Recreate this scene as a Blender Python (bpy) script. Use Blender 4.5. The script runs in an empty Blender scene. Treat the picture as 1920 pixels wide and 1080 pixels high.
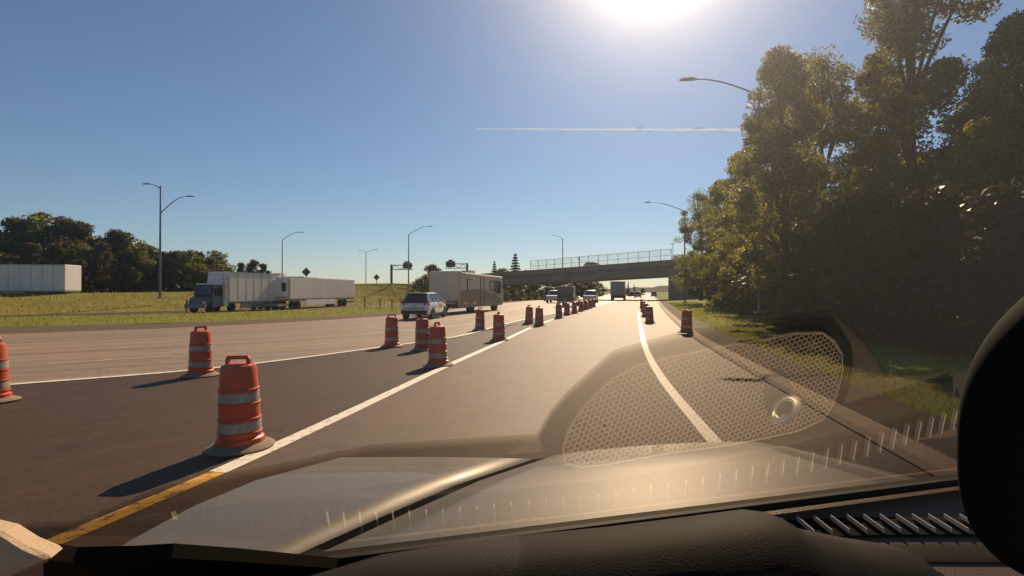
import bpy, math, random
import numpy as np
from mathutils import Vector, Matrix
R = math.radians
random.seed(7)
C = bpy.context.scene.collection
sc = bpy.context.scene

# ------------------------------------------------------------------ camera, sky, sun, exposure
EYE = 1.7
F = 1000.0                      # focal length in pixels of a 1920 wide frame
cd = bpy.data.cameras.new('camera'); cam = bpy.data.objects.new('camera', cd); C.objects.link(cam)
cam.location = (0, 0, EYE); cam.rotation_euler = (R(90.4), 0, 0)
cd.sensor_width = 36.0; cd.lens = 36.0 * F / 1920.0
cd.clip_start = 0.01; cd.clip_end = 9000
sc.camera = cam
SUN_AZ, SUN_EL = 15.0, 35.5     # degrees right of the view, above the horizon
w = bpy.data.worlds.new('World'); sc.world = w; w.use_nodes = True
nt = w.node_tree; nt.nodes.clear()
wo = nt.nodes.new('ShaderNodeOutputWorld'); bg = nt.nodes.new('ShaderNodeBackground'); sk = nt.nodes.new('ShaderNodeTexSky')
sk.sky_type = 'NISHITA'; sk.sun_disc = False
sk.sun_elevation = R(SUN_EL); sk.sun_rotation = R(SUN_AZ)
sk.air_density = 1.0; sk.dust_density = 0.25; sk.ozone_density = 4.0; sk.altitude = 50
bg.inputs['Strength'].default_value = 0.052
nt.links.new(sk.outputs[0], bg.inputs[0]); nt.links.new(bg.outputs[0], wo.inputs[0])
sd = bpy.data.lights.new('sun', 'SUN'); sun = bpy.data.objects.new('sun', sd); C.objects.link(sun)
sd.energy = 5.0; sd.angle = R(0.5); sd.color = (1.0, 0.76, 0.50)
SUNV = Vector((math.sin(R(SUN_AZ)) * math.cos(R(SUN_EL)), math.cos(R(SUN_AZ)) * math.cos(R(SUN_EL)), math.sin(R(SUN_EL))))
sun.rotation_euler = SUNV.to_track_quat('Z', 'Y').to_euler()
vs = sc.view_settings
vs.view_transform = 'Standard'; vs.look = 'None'; vs.exposure = 0.45; vs.gamma = 1.0; vs.use_curve_mapping = False
sc.cycles.max_bounces = 8; sc.cycles.transparent_max_bounces = 16; sc.cycles.use_denoising = True

# ------------------------------------------------------------------ helpers
def at(px, py, d):              # a point at forward distance d on the sight line of a photo pixel
    return Vector(((px - 960) / F * d, d, EYE - (py - 547) / F * d))
def gd(px, py, z=0.0):          # the same on level ground of height z
    return at(px, py, (EYE - z) * F / (py - 547))

class MB:
    def __init__(s): s.v = []; s.f = []; s.uv = None
    def add(s, vs, fs):
        o = len(s.v); s.v += [tuple(v) for v in vs]; s.f += [tuple(i + o for i in f) for f in fs]; return s
    def box(s, c, d, rz=0.0, rx=0.0, taper=1.0):
        hx, hy, hz = d[0] / 2, d[1] / 2, d[2] / 2
        m = Matrix.Translation(c) @ Matrix.Rotation(rz, 4, 'Z') @ Matrix.Rotation(rx, 4, 'X')
        p = []
        for z, k in ((-hz, 1.0), (hz, taper)):
            for x, y in ((-hx, -hy), (hx, -hy), (hx, hy), (-hx, hy)): p.append(m @ Vector((x * k, y * k, z)))
        return s.add(p, [(3, 2, 1, 0), (4, 5, 6, 7), (0, 1, 5, 4), (1, 2, 6, 5), (2, 3, 7, 6), (3, 0, 4, 7)])
    def tube(s, pts, rad, n=8, cap=True):
        pts = [Vector(p) for p in pts]
        if not hasattr(rad, '__len__'): rad = [rad] * len(pts)
        o = []; prev = None
        for i, p in enumerate(pts):
            t = (pts[min(i + 1, len(pts) - 1)] - pts[max(i - 1, 0)]).normalized()
            a = prev if prev is not None else (Vector((1, 0, 0)) if abs(t.x) < .9 else Vector((0, 1, 0)))
            a = (a - t * a.dot(t)).normalized(); prev = a; b = t.cross(a)
            o += [p + (a * math.cos(2 * math.pi * k / n) + b * math.sin(2 * math.pi * k / n)) * rad[i] for k in range(n)]
        fs = [(i * n + k, i * n + (k + 1) % n, (i + 1) * n + (k + 1) % n, (i + 1) * n + k) for i in range(len(pts) - 1) for k in range(n)]
        if cap: fs += [tuple(range(n - 1, -1, -1)), tuple((len(pts) - 1) * n + k for k in range(n))]
        return s.add(o, fs)
    def lathe(s, prof, n=24, c=(0, 0, 0), axis='Z', cap=True):
        o = []
        for r, z in prof:
            for k in range(n):
                a = 2 * math.pi * k / n; x, y = r * math.cos(a), r * math.sin(a)
                q = (x, y, z) if axis == 'Z' else ((z, x, y) if axis == 'X' else (y, z, x))
                o.append((q[0] + c[0], q[1] + c[1], q[2] + c[2]))
        m = len(prof)
        fs = [(i * n + k, i * n + (k + 1) % n, (i + 1) * n + (k + 1) % n, (i + 1) * n + k) for i in range(m - 1) for k in range(n)]
        if cap: fs += [tuple(range(n - 1, -1, -1)), tuple((m - 1) * n + k for k in range(n))]
        return s.add(o, fs)
    def loft(s, rings, cap=True):
        n = len(rings[0]); o = [p for r in rings for p in r]; m = len(rings)
        fs = [(i * n + k, i * n + (k + 1) % n, (i + 1) * n + (k + 1) % n, (i + 1) * n + k) for i in range(m - 1) for k in range(n)]
        if cap: fs += [tuple(range(n - 1, -1, -1)), tuple((m - 1) * n + k for k in range(n))]
        return s.add(o, fs)
    def prism(s, poly, h):      # poly: world points of a planar outline, h: offset vector
        n = len(poly); p = [Vector(q) for q in poly]; h = Vector(h)
        fs = [tuple(range(n - 1, -1, -1)), tuple(range(n, 2 * n))] + [(i, (i + 1) % n, n + (i + 1) % n, n + i) for i in range(n)]
        return s.add(p + [q + h for q in p], fs)
    def mesh(s, name, smooth=False, fix=True):
        me = bpy.data.meshes.new(name); me.from_pydata(s.v, [], s.f)
        if fix:
            import bmesh
            b = bmesh.new(); b.from_mesh(me); bmesh.ops.recalc_face_normals(b, faces=b.faces); b.to_mesh(me); b.free()
        if smooth:
            me.polygons.foreach_set('use_smooth', [True] * len(me.polygons))
            try: me.set_sharp_from_angle(angle=R(38))
            except Exception: pass
        me.update(); return me
    def build(s, name, mat, parent=None, smooth=False, fix=True):
        me = s.mesh(name, smooth, fix); me.materials.append(mat); return link(name, me, parent)

def link(name, data, parent=None):
    o = bpy.data.objects.new(name, data); C.objects.link(o)
    if parent is not None: o.parent = parent
    return o
def tag(o, label=None, cat=None, group=None, kind=None):
    for k, v in (('label', label), ('category', cat), ('group', group), ('kind', kind)):
        if v: o[k] = v
    return o
def empty(name, loc=(0, 0, 0), rz=0.0):
    o = bpy.data.objects.new(name, None); C.objects.link(o); o.location = loc; o.rotation_euler = (0, 0, rz); o.empty_display_size = .1; return o
def copy_tree(o, parent=None):
    c = o.copy(); C.objects.link(c); c.parent = parent
    for ch in [x for x in o.children]: copy_tree(ch, c)
    return c
def bevel(o, wd=.02, seg=2):
    m = o.modifiers.new('bevel', 'BEVEL'); m.width = wd; m.segments = seg; m.limit_method = 'ANGLE'; m.angle_limit = R(35); return o

# ------------------------------------------------------------------ materials
def newmat(name):
    m = bpy.data.materials.new(name); m.use_nodes = True; n = m.node_tree; n.nodes.clear()
    out = n.nodes.new('ShaderNodeOutputMaterial'); return m, n, out
def node(n, t, **kw):
    x = n.nodes.new(t)
    for k, v in kw.items():
        if k in x.inputs: x.inputs[k].default_value = v
        else: setattr(x, k, v)
    return x
def ramp(n, fac, stops):
    r = n.nodes.new('ShaderNodeValToRGB'); e = r.color_ramp.elements
    while len(e) > 1: e.remove(e[0])
    e[0].position = stops[0][0]; e[0].color = (*stops[0][1], 1)
    for p, c in stops[1:]: q = e.new(p); q.color = (*c, 1)
    n.links.new(fac, r.inputs[0]); return r.outputs[0]
def pbr(name, c1, c2=None, scale=4.0, rough=.6, spec=.4, metal=0.0, coat=0.0, bump=0.0, bscale=60.0, rvar=0.0, stretch=(1, 1, 1), uv=False):
    m, n, out = newmat(name); b = node(n, 'ShaderNodeBsdfPrincipled'); n.links.new(b.outputs[0], out.inputs[0])
    b.inputs['Roughness'].default_value = rough; b.inputs['Metallic'].default_value = metal
    b.inputs['Specular IOR Level'].default_value = spec; b.inputs['Coat Weight'].default_value = coat; b.inputs['Coat Roughness'].default_value = .06
    tc = node(n, 'ShaderNodeTexCoord'); mp = node(n, 'ShaderNodeMapping'); mp.inputs['Scale'].default_value = stretch
    n.links.new(tc.outputs['UV' if uv else 'Object'], mp.inputs[0])
    c2 = c2 or tuple(x * .8 for x in c1)
    nz = node(n, 'ShaderNodeTexNoise', Scale=scale, Detail=6.0, Roughness=.62); n.links.new(mp.outputs[0], nz.inputs['Vector'])
    col = ramp(n, nz.outputs[0], [(.32, c2), (.68, c1)]); n.links.new(col, b.inputs['Base Color'])
    if rvar:
        mr = node(n, 'ShaderNodeMapRange'); mr.inputs['To Min'].default_value = rough - rvar; mr.inputs['To Max'].default_value = min(1, rough + rvar)
        n.links.new(nz.outputs[0], mr.inputs[0]); n.links.new(mr.outputs[0], b.inputs['Roughness'])
    if bump:
        n2 = node(n, 'ShaderNodeTexNoise', Scale=bscale, Detail=4.0); n.links.new(tc.outputs['Object'], n2.inputs['Vector'])
        bp = node(n, 'ShaderNodeBump', Strength=bump, Distance=.01); n.links.new(n2.outputs[0], bp.inputs['Height']); n.links.new(bp.outputs[0], b.inputs['Normal'])
    return m
def asphalt(name, c, dark, wear, streak=0.0, rough=.62, spec=.32):
    # aggregate speckle, large tonal patches, tracks that run along the lane (UV x = metres across, y = metres along)
    m, n, out = newmat(name); b = node(n, 'ShaderNodeBsdfPrincipled', Roughness=rough); b.inputs['Specular IOR Level'].default_value = spec
    n.links.new(b.outputs[0], out.inputs[0])
    tc = node(n, 'ShaderNodeTexCoord')
    big = node(n, 'ShaderNodeTexNoise', Scale=.35, Detail=5.0, Roughness=.6); n.links.new(tc.outputs['Object'], big.inputs['Vector'])
    fine = node(n, 'ShaderNodeTexNoise', Scale=34.0, Detail=3.0, Roughness=.7); n.links.new(tc.outputs['Object'], fine.inputs['Vector'])
    base = ramp(n, big.outputs[0], [(.3, dark), (.7, c)])
    mp = node(n, 'ShaderNodeMapping'); mp.inputs['Scale'].default_value = (1.15, .018, 1); n.links.new(tc.outputs['UV'], mp.inputs[0])
    st = node(n, 'ShaderNodeTexNoise', Scale=1.0, Detail=3.0, Roughness=.55); n.links.new(mp.outputs[0], st.inputs['Vector'])
    sr = ramp(n, st.outputs[0], [(.36, (0, 0, 0)), (.62, (1, 1, 1))])
    mx = node(n, 'ShaderNodeMixRGB', blend_type='MIX'); n.links.new(base, mx.inputs[1]); mx.inputs[2].default_value = (*wear, 1)
    mul = node(n, 'ShaderNodeMath', operation='MULTIPLY'); n.links.new(sr, mul.inputs[0]); mul.inputs[1].default_value = streak; n.links.new(mul.outputs[0], mx.inputs[0])
    sp = node(n, 'ShaderNodeMixRGB', blend_type='MULTIPLY'); sp.inputs[0].default_value = .75
    fr = ramp(n, fine.outputs[0], [(.3, (.5, .5, .5)), (.5, (1, 1, 1)), (.7, (1.6, 1.55, 1.45))])
    md = node(n, 'ShaderNodeTexNoise', Scale=3.2, Detail=6.0, Roughness=.7); n.links.new(tc.outputs['Object'], md.inputs['Vector']); mdr = ramp(n, md.outputs[0], [(.3, (.7, .7, .7)), (.7, (1.25, 1.25, 1.25))]); mm = node(n, 'ShaderNodeMixRGB', blend_type='MULTIPLY'); mm.inputs[0].default_value = .7; n.links.new(mx.outputs[0], mm.inputs[1]); n.links.new(mdr, mm.inputs[2])
    n.links.new(mm.outputs[0], sp.inputs[1]); n.links.new(fr, sp.inputs[2])
    # thin sealed cracks
    vo = node(n, 'ShaderNodeTexVoronoi', feature='DISTANCE_TO_EDGE', Scale=.16)
    wn = node(n, 'ShaderNodeTexNoise', Scale=1.2, Detail=4.0); n.links.new(tc.outputs['Object'], wn.inputs['Vector'])
    va = node(n, 'ShaderNodeVectorMath', operation='MULTIPLY_ADD'); va.inputs[1].default_value = (2, 2, 2); n.links.new(wn.outputs['Color'], va.inputs[0]); n.links.new(tc.outputs['Object'], va.inputs[2]); n.links.new(va.outputs[0], vo.inputs['Vector'])
    cr = ramp(n, vo.outputs[0], [(.0, (.55, .55, .55)), (.006, (1, 1, 1))])
    s2 = node(n, 'ShaderNodeMixRGB', blend_type='MULTIPLY'); s2.inputs[0].default_value = .8; n.links.new(sp.outputs[0], s2.inputs[1]); n.links.new(cr, s2.inputs[2])
    n.links.new(s2.outputs[0], b.inputs['Base Color'])
    bp = node(n, 'ShaderNodeBump', Strength=.45, Distance=.006); n.links.new(fine.outputs[0], bp.inputs['Height']); n.links.new(bp.outputs[0], b.inputs['Normal'])
    return m
def paint(name, c, worn, amount=.5):
    m, n, out = newmat(name); b = node(n, 'ShaderNodeBsdfPrincipled', Roughness=.55); n.links.new(b.outputs[0], out.inputs[0])
    tc = node(n, 'ShaderNodeTexCoord'); nz = node(n, 'ShaderNodeTexNoise', Scale=9.0, Detail=8.0, Roughness=.75); n.links.new(tc.outputs['Object'], nz.inputs['Vector'])
    col = ramp(n, nz.outputs[0], [(.30 + .12 * amount, worn), (.36 + .12 * amount, c)]); n.links.new(col, b.inputs['Base Color']); return m
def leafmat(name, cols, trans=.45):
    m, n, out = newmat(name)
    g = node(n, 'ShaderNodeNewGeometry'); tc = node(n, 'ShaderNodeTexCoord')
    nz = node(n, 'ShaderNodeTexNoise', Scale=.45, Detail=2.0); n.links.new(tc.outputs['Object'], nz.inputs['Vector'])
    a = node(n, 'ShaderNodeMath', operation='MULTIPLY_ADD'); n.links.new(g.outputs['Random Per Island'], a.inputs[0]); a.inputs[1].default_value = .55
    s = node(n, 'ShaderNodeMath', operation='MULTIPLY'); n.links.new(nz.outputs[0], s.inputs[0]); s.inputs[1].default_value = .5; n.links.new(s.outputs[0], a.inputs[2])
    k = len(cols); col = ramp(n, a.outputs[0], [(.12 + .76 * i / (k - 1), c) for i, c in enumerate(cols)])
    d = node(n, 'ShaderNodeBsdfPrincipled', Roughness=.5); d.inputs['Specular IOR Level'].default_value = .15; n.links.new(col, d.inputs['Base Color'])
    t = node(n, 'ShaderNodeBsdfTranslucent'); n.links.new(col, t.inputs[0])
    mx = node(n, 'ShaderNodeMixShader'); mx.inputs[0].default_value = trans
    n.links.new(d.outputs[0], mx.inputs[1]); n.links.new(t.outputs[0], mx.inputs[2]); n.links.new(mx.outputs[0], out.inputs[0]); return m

M = {}
M['ramp'] = asphalt('ramp_asphalt', (.110, .063, .033), (.075, .043, .023), (.075, .044, .024), .75, .66, .3)
M['gore'] = asphalt('gore_asphalt', (.056, .031, .016), (.037, .0205, .011), (.070, .040, .021), .45, .7, .2)
M['concrete_road'] = asphalt('highway_concrete', (.31, .222, .148), (.255, .182, .121), (.16, .112, .073), .85, .6)
M['gravel'] = pbr('gravel_shoulder', (.11, .075, .045), (.07, .045, .027), 3.0, .9, .2, bump=.6, bscale=25)
M['grass'] = pbr('grass_ground', (.17, .19, .02), (.13, .12, .02), .8, .95, .15, bump=.8, bscale=18)
M['dry_grass'] = pbr('dry_grass_ground', (.21, .18, .03), (.15, .11, .03), .25, .95, .15, bump=.8, bscale=9)
M['field'] = pbr('far_field', (.09, .085, .04), (.06, .06, .03), .02, .95, .1)
M['kerb'] = pbr('kerb_concrete', (.4, .3, .215), (.3, .22, .16), 5, .85, .3, bump=.3, bscale=60)
M['white_line'] = paint('white_line_paint', (.74, .67, .56), (.22, .16, .11), .75)
M['yellow_line'] = paint('yellow_line_paint', (.6, .31, .03), (.14, .08, .025), .95)
M['dash_line'] = paint('faded_line_paint', (.5, .43, .34), (.2, .15, .11), .9)
M['orange'] = pbr('drum_orange_plastic', (.56, .066, .014), (.38, .045, .014), 5, .45, .45, rvar=.1)
n = M['orange'].node_tree; b_ = [x for x in n.nodes if x.type == 'BSDF_PRINCIPLED'][0]; src = b_.inputs['Base Color'].links[0].from_socket
oi = node(n, 'ShaderNodeObjectInfo'); tc = node(n, 'ShaderNodeTexCoord'); va = node(n, 'ShaderNodeVectorMath', operation='ADD'); n.links.new(tc.outputs['Object'], va.inputs[0]); n.links.new(oi.outputs['Random'], va.inputs[1])
nz = node(n, 'ShaderNodeTexNoise', Scale=6.0, Detail=8.0, Roughness=.75); n.links.new(va.outputs[0], nz.inputs['Vector']); scf = ramp(n, nz.outputs[0], [(.5, (0, 0, 0)), (.72, (.75, .75, .75))])
mx = node(n, 'ShaderNodeMixRGB'); n.links.new(scf, mx.inputs[0]); n.links.new(src, mx.inputs[1]); mx.inputs[2].default_value = (.2, .1, .05, 1)
hs = node(n, 'ShaderNodeHueSaturation'); mr = node(n, 'ShaderNodeMapRange'); mr.inputs['To Min'].default_value = .75; mr.inputs['To Max'].default_value = 1.15; n.links.new(oi.outputs['Random'], mr.inputs[0]); n.links.new(mr.outputs[0], hs.inputs['Value']); n.links.new(mx.outputs[0], hs.inputs['Color']); n.links.new(hs.outputs[0], b_.inputs['Base Color'])
M['sheet_white'] = pbr('drum_white_sheeting', (.40, .34, .28), (.25, .2, .16), 7, .42, .5)
M['rubber'] = pbr('drum_base_rubber', (.24, .18, .125), (.16, .12, .085), 7, .8, .3, bump=.4, bscale=40)
M['galv'] = pbr('galvanised_steel', (.17, .18, .2), (.13, .14, .155), 2, .5, .5, metal=.4)
M['dark_sign'] = pbr('sign_back', (.07, .06, .055), (.05, .045, .04), 3, .55, .5)
M['concrete'] = pbr('bridge_concrete', (.36, .25, .165), (.26, .18, .118), .5, .85, .25, bump=.2, bscale=8)
M['white_paint'] = pbr('white_vehicle_paint', (.72, .69, .66), (.66, .63, .6), 1.5, .28, .5, coat=.5)
M['trailer_white'] = pbr('trailer_white_panel', (.82, .77, .72), (.68, .63, .585), .8, .5, .4, rvar=.1, stretch=(1, 1, .3))
M['cream'] = pbr('motorhome_cream', (.6, .49, .38), (.52, .42, .325), 1.2, .35, .5, coat=.2)
M['tan'] = pbr('motorhome_tan_band', (.22, .15, .105), (.18, .12, .085), 2, .4, .5, coat=.2)
M['silver_paint'] = pbr('silver_hood_paint', (.52, .48, .44), (.48, .44, .4), 2, .46, .5, metal=.25, coat=.6)
M['grey_paint'] = pbr('grey_vehicle_paint', (.2, .19, .19), None, 2, .35, .5, coat=.5)
M['dark_paint'] = pbr('dark_vehicle_paint', (.05, .035, .03), None, 2, .35, .5, coat=.5)
M['glass'] = pbr('dark_vehicle_glass', (.02, .018, .018), (.012, .011, .011), 2, .08, .7)
M['black'] = pbr('black_trim', (.022, .019, .017), (.015, .013, .012), 6, .6, .4)
M['tyre'] = pbr('tyre_rubber', (.025, .022, .02), (.018, .016, .014), 9, .85, .3)
M['rim'] = pbr('wheel_alloy', (.4, .38, .36), None, 3, .35, .5, metal=.7)
M['red_light'] = pbr('tail_light_red', (.35, .02, .015), None, 4, .2, .6)
M['lamp_clear'] = pbr('clear_lamp_lens', (.6, .58, .55), None, 4, .15, .6)
M['plate'] = pbr('number_plate', (.6, .6, .58), (.45, .45, .44), 40, .5)
M['bark'] = pbr('tree_bark', (.075, .052, .035), (.045, .03, .02), 3, .9, .2, bump=.8, bscale=14, stretch=(1, 1, .25))
M['leaf_gold'] = leafmat('autumn_leaves', [(.05, .058, .012), (.14, .15, .02), (.25, .235, .028), (.42, .32, .04)], .6)
M['leaf_olive'] = leafmat('olive_leaves', [(.045, .05, .012), (.13, .13, .018), (.27, .23, .028)], .55)
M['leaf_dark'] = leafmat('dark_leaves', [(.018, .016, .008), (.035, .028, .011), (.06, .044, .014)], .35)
M['leaf_far'] = leafmat('far_leaves', [(.04, .03, .01), (.085, .062, .016), (.15, .11, .025)], .45)
M['leaf_conifer'] = leafmat('conifer_needles', [(.02, .018, .012), (.035, .03, .018), (.05, .042, .024)], .2)
M['hill'] = pbr('far_hill_forest', (.05, .055, .045), (.035, .04, .035), .01, .95, .1)
M['roof'] = pbr('pale_building', (.5, .44, .38), (.42, .37, .32), .6, .7)

# ------------------------------------------------------------------ curves on the ground
def catmull(pts, step=1.2):
    p = [Vector(q) if len(q) == 3 else Vector((q[0], q[1], 0)) for q in pts]
    p = [p[0] * 2 - p[1]] + p + [p[-1] * 2 - p[-2]]
    out = []
    for i in range(1, len(p) - 2):
        a, b, c, d = p[i - 1:i + 3]
        t0 = 0; t1 = max((b - a).length, 1e-4) ** .5; t2 = t1 + max((c - b).length, 1e-4) ** .5; t3 = t2 + max((d - c).length, 1e-4) ** .5
        far = b.length; n = max(2, min(40, int((c - b).length / max(step, far * .04)) + 1))
        for k in range(n):
            t = t1 + (t2 - t1) * k / n
            A1 = a * ((t1 - t) / (t1 - t0)) + b * ((t - t0) / (t1 - t0)); A2 = b * ((t2 - t) / (t2 - t1)) + c * ((t - t1) / (t2 - t1)); A3 = c * ((t3 - t) / (t3 - t2)) + d * ((t - t2) / (t3 - t2))
            B1 = A1 * ((t2 - t) / (t2 - t0)) + A2 * ((t - t0) / (t2 - t0)); B2 = A2 * ((t3 - t) / (t3 - t1)) + A3 * ((t - t1) / (t3 - t1))
            out.append(B1 * ((t2 - t) / (t2 - t1)) + B2 * ((t - t1) / (t2 - t1)))
    out.append(p[-2]); return out
def resample(c, n, power=1.6):
    L = [0]
    for a, b in zip(c, c[1:]): L.append(L[-1] + (b - a).length)
    out = []; j = 0
    for i in range(n):
        s = L[-1] * (i / (n - 1)) ** power
        while j < len(c) - 2 and L[j + 1] < s: j += 1
        k = (s - L[j]) / max(L[j + 1] - L[j], 1e-6); out.append(c[j].lerp(c[j + 1], min(1, k)))
    return out
def offset(c, d, z=None):
    o = []
    for i, p in enumerate(c):
        t = c[min(i + 1, len(c) - 1)] - c[max(i - 1, 0)]; t.z = 0; t.normalize(); nrm = Vector((t.y, -t.x, 0))
        q = p + nrm * d
        if z is not None: q.z = z
        o.append(q)
    return o
def strip(name, ca, cb, mat, z=0.0, cols=1, parent=None, kind='structure', zs=None):
    vs, fs, uv = [], [], []; n = len(ca); run = 0
    for i in range(n):
        if i: run += ((ca[i] + cb[i]) / 2 - (ca[i - 1] + cb[i - 1]) / 2).length
        wd = (cb[i] - ca[i]).length
        for k in range(cols + 1):
            p = ca[i].lerp(cb[i], k / cols); vs.append((p.x, p.y, p.z + z)); uv.append((wd * k / cols, run))
    m = cols + 1
    for i in range(n - 1):
        for k in range(cols): fs.append((i * m + k, i * m + k + 1, (i + 1) * m + k + 1, (i + 1) * m + k))
    me = bpy.data.meshes.new(name); me.from_pydata(vs, [], fs); ul = me.uv_layers.new(name='UVMap')
    for l in me.loops: ul.data[l.index].uv = uv[l.vertex_index]
    if me.polygons and me.polygons[0].normal.z < 0: me.flip_normals()
    me.materials.append(mat); o = link(name, me, parent)
    if kind and parent is None: o['kind'] = kind
    return o
def cut(c, d0, d1): return [p for p in c if d0 <= p.y <= d1]

LINE_L = catmull([(-6.2, -12), (-3.95, 0), (-3.08, 3.75), (-2.77, 5.03), (-2.31, 7.46), (-1.55, 11.9), (-.52, 17.3), (1.05, 26), (4.56, 41.5), (12, 70.8), (20, 101), (46, 200), (98, 400), (250, 1000)], .5)
LINE_A = catmull([(-.2, -12), (1.5, 0), (2.34, 6.4), (2.88, 10.1), (3.8, 15), (6.5, 27), (9.4, 39.5), (17, 68), (25.2, 100), (51, 200), (103, 400), (255, 1000)], .5)
LINE_K = catmull([(.4, -14), (3.0, 0), (4.34, 7.6), (5.05, 11.5), (6.57, 19.3), (9.6, 32), (18, 65), (27.5, 101), (53, 200), (105, 400), (258, 1000)], .5)
LINE_E = catmull([(-48, -6), (-22, 2.5), (-14, 6.4), (-9.14, 9.83), (-6.66, 11.9), (-3.96, 16.5), (-2.2, 20), (0, 29.8), (4, 44.7), (9.4, 63), (12, 71.5), (20, 101), (46, 200), (98, 400), (250, 1000)], .5)
LINE_F = catmull([(-62, 5), (-33, 15.5), (-20.7, 21.5), (-15.7, 25.4), (-9.05, 37), (-.9, 82), (12, 140), (25, 200), (76, 400), (225, 1000)], .5)
LINE_S = catmull([(-64, 9), (-37, 20), (-25.1, 26.2), (-18.2, 29.3), (-10.6, 42.5), (-2.2, 84), (10.6, 141), (23.5, 201), (74, 401), (223, 1001)], .5)
N = 150
e_, f_, l_, k_, s_ = (resample(x, N) for x in (LINE_E, LINE_F, LINE_L, LINE_K, LINE_S))

# big ground sheet to the horizon
g = MB(); g.add([(-6000, -600, -.7), (6000, -600, -.7), (6000, 8000, -.7), (-6000, 8000, -.7)], [(0, 1, 2, 3)])
tag(g.build('ground', M['field']), kind='structure')
ramp_road = strip('ramp_road', l_, k_, M['ramp'], 0.0, 4)
gore = strip('road_shoulder', e_, l_, M['gore'], -.006, 4)
highway = strip('highway', f_, e_, M['concrete_road'], -.003, 6)
strip('gravel_path', s_, f_, M['gravel'], -.012, 3)

# painted lines: each solid line one mesh, each dash one mesh, all children of the road they lie on
def line(name, c, wd, mat, parent, d0=-99, d1=1e4, z=.005):
    c = cut(c, d0, d1); return strip(name, offset(c, -wd / 2), offset(c, wd / 2), mat, z, 1, parent)
line('edge_line', LINE_A, .17, M['white_line'], ramp_road)
line('edge_line', LINE_L, .19, M['white_line'], ramp_road, 4.7)
line('yellow_edge_line', LINE_L, .17, M['yellow_line'], ramp_road, -99, 5.6, z=.0025)
line('edge_line', LINE_E, .18, M['white_line'], highway, -99, 69)
line('yellow_edge_line', offset(LINE_F, .6), .15, M['yellow_line'], highway)
for fr in (.2, .4, .6, .8):
    mid = [a.lerp(b, fr) for a, b in zip(resample(LINE_F, 700, 1.4), resample(LINE_E, 700, 1.4))]
    run = 0; seg = []; last = mid[0]; cnt = 0
    for p in mid:
        run += (p - last).length; last = p; ph = (run + fr * 7) % 12.2
        if ph < 3.2: seg.append(p)
        elif seg:
            if len(seg) > 1 and seg[0].y < 130 and seg[0].y > 2:
                strip('lane_dash', offset(seg, -.06), offset(seg, .06), M['dash_line'], .005, 1, highway); cnt += 1
            seg = []

# ------------------------------------------------------------------ verge, kerb and banks
kr = offset(k_, .36)
kb = MB(); rings = []
for a, b in zip(k_, kr):
    rings.append([(a.x, a.y, -.05), (a.x, a.y, .02), (a.x * .8 + b.x * .2, a.y * .8 + b.y * .2, .07), (b.x, b.y, .08), (b.x, b.y, -.05)])
kerb = kb.loft(rings[:120]).build('kerb', M['kerb']); tag(kerb, kind='structure')
rnd = random.Random(3)
def wob(c, z, amp=.12): return [Vector((p.x, p.y, z + rnd.uniform(-amp, amp))) for p in c]
r0 = offset(k_, .35, .06); r1 = wob(offset(k_, 1.3), .08, .02); r2 = wob(offset(k_, 5.0), .22, .06); r3 = wob(offset(k_, 14), .9, .15); r4 = wob(offset(k_, 50), 1.3, .2)
strip('verge_path', r0, r1, M['gravel'], 0, 1)
for a, b in ((r1, r2), (r2, r3), (r3, r4)): strip('grass_bank', a, b, M['grass'], 0, 3)
B_TOP = [(-90, 36, 1.5), (-58, 54, 1.5), (-47, 66, 1.62), (-36, 80, 2.0), (-28.5, 94, 3.1), (-18, 100, 3.2), (-12, 116, 2.3), (-5, 150, .8), (8, 200, .2), (58, 405, 0), (205, 1005, 0)]
conts = [LINE_S,
    catmull([(-72, 12, .1), (-33, 30, .2), (-23.5, 36, .22), (-15.5, 50, .15), (-6, 86, .0), (6, 142, 0), (19, 202, 0), (70, 402, 0), (219, 1002, 0)]),
    catmull([(-76, 15, -.35), (-42, 33, -.35), (-31, 46, -.35), (-22.5, 66, -.35), (-17.5, 82, -.35), (-7.5, 108, -.3), (0, 146, -.1), (14, 203, 0), (66, 403, 0), (214, 1003, 0)]),
    catmull([(-80, 26, -.35), (-50, 41, -.35), (-39, 54, -.35), (-30, 70, -.35), (-23.5, 82, -.35), (-12, 108, -.2), (-3, 148, -.1), (11, 202, 0), (62, 404, 0), (210, 1004, 0)]),
    catmull(B_TOP)]
conts += [offset(conts[-1], -7, .75), offset(conts[-1], -26, .7), offset(conts[-1], -260, .5)]
conts = [resample(c, 90, 1.5) for c in conts]
nm = ['grass_median', 'grass_median', 'frontage_road', 'grass_bank', 'grass_bank', 'upper_road', 'grass_field']
mt = ['grass', 'dry_grass', 'gore', 'dry_grass', 'dry_grass', 'gore', 'field']
for i in range(len(conts) - 1):
    strip(nm[i], conts[i + 1], conts[i], M[mt[i]], -.015 if i == 0 else -.014, 4)

# far hill seen under the bridge
hb = MB(); hp = []
for i in range(41):
    px = 1120 + i * 9; d = 2200; hgt = 20 * math.exp(-((i - 30) / 14) ** 2) + 22 * math.exp(-((i - 14) / 9) ** 2) * .5 + 3 * math.sin(i * .9) + 1.5 * math.sin(i * 2.3) + 8
    q = at(px, 547, d); hp.append((Vector((q.x, d, -2)), Vector((q.x + 40, d + 260, max(2, hgt + 1.7))), Vector((q.x + 60, d + 700, -2))))
hb.loft([[a, b, c] for a, b, c in hp], cap=False); tag(hb.build('hills', M['hill'], smooth=True), kind='structure')

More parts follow.
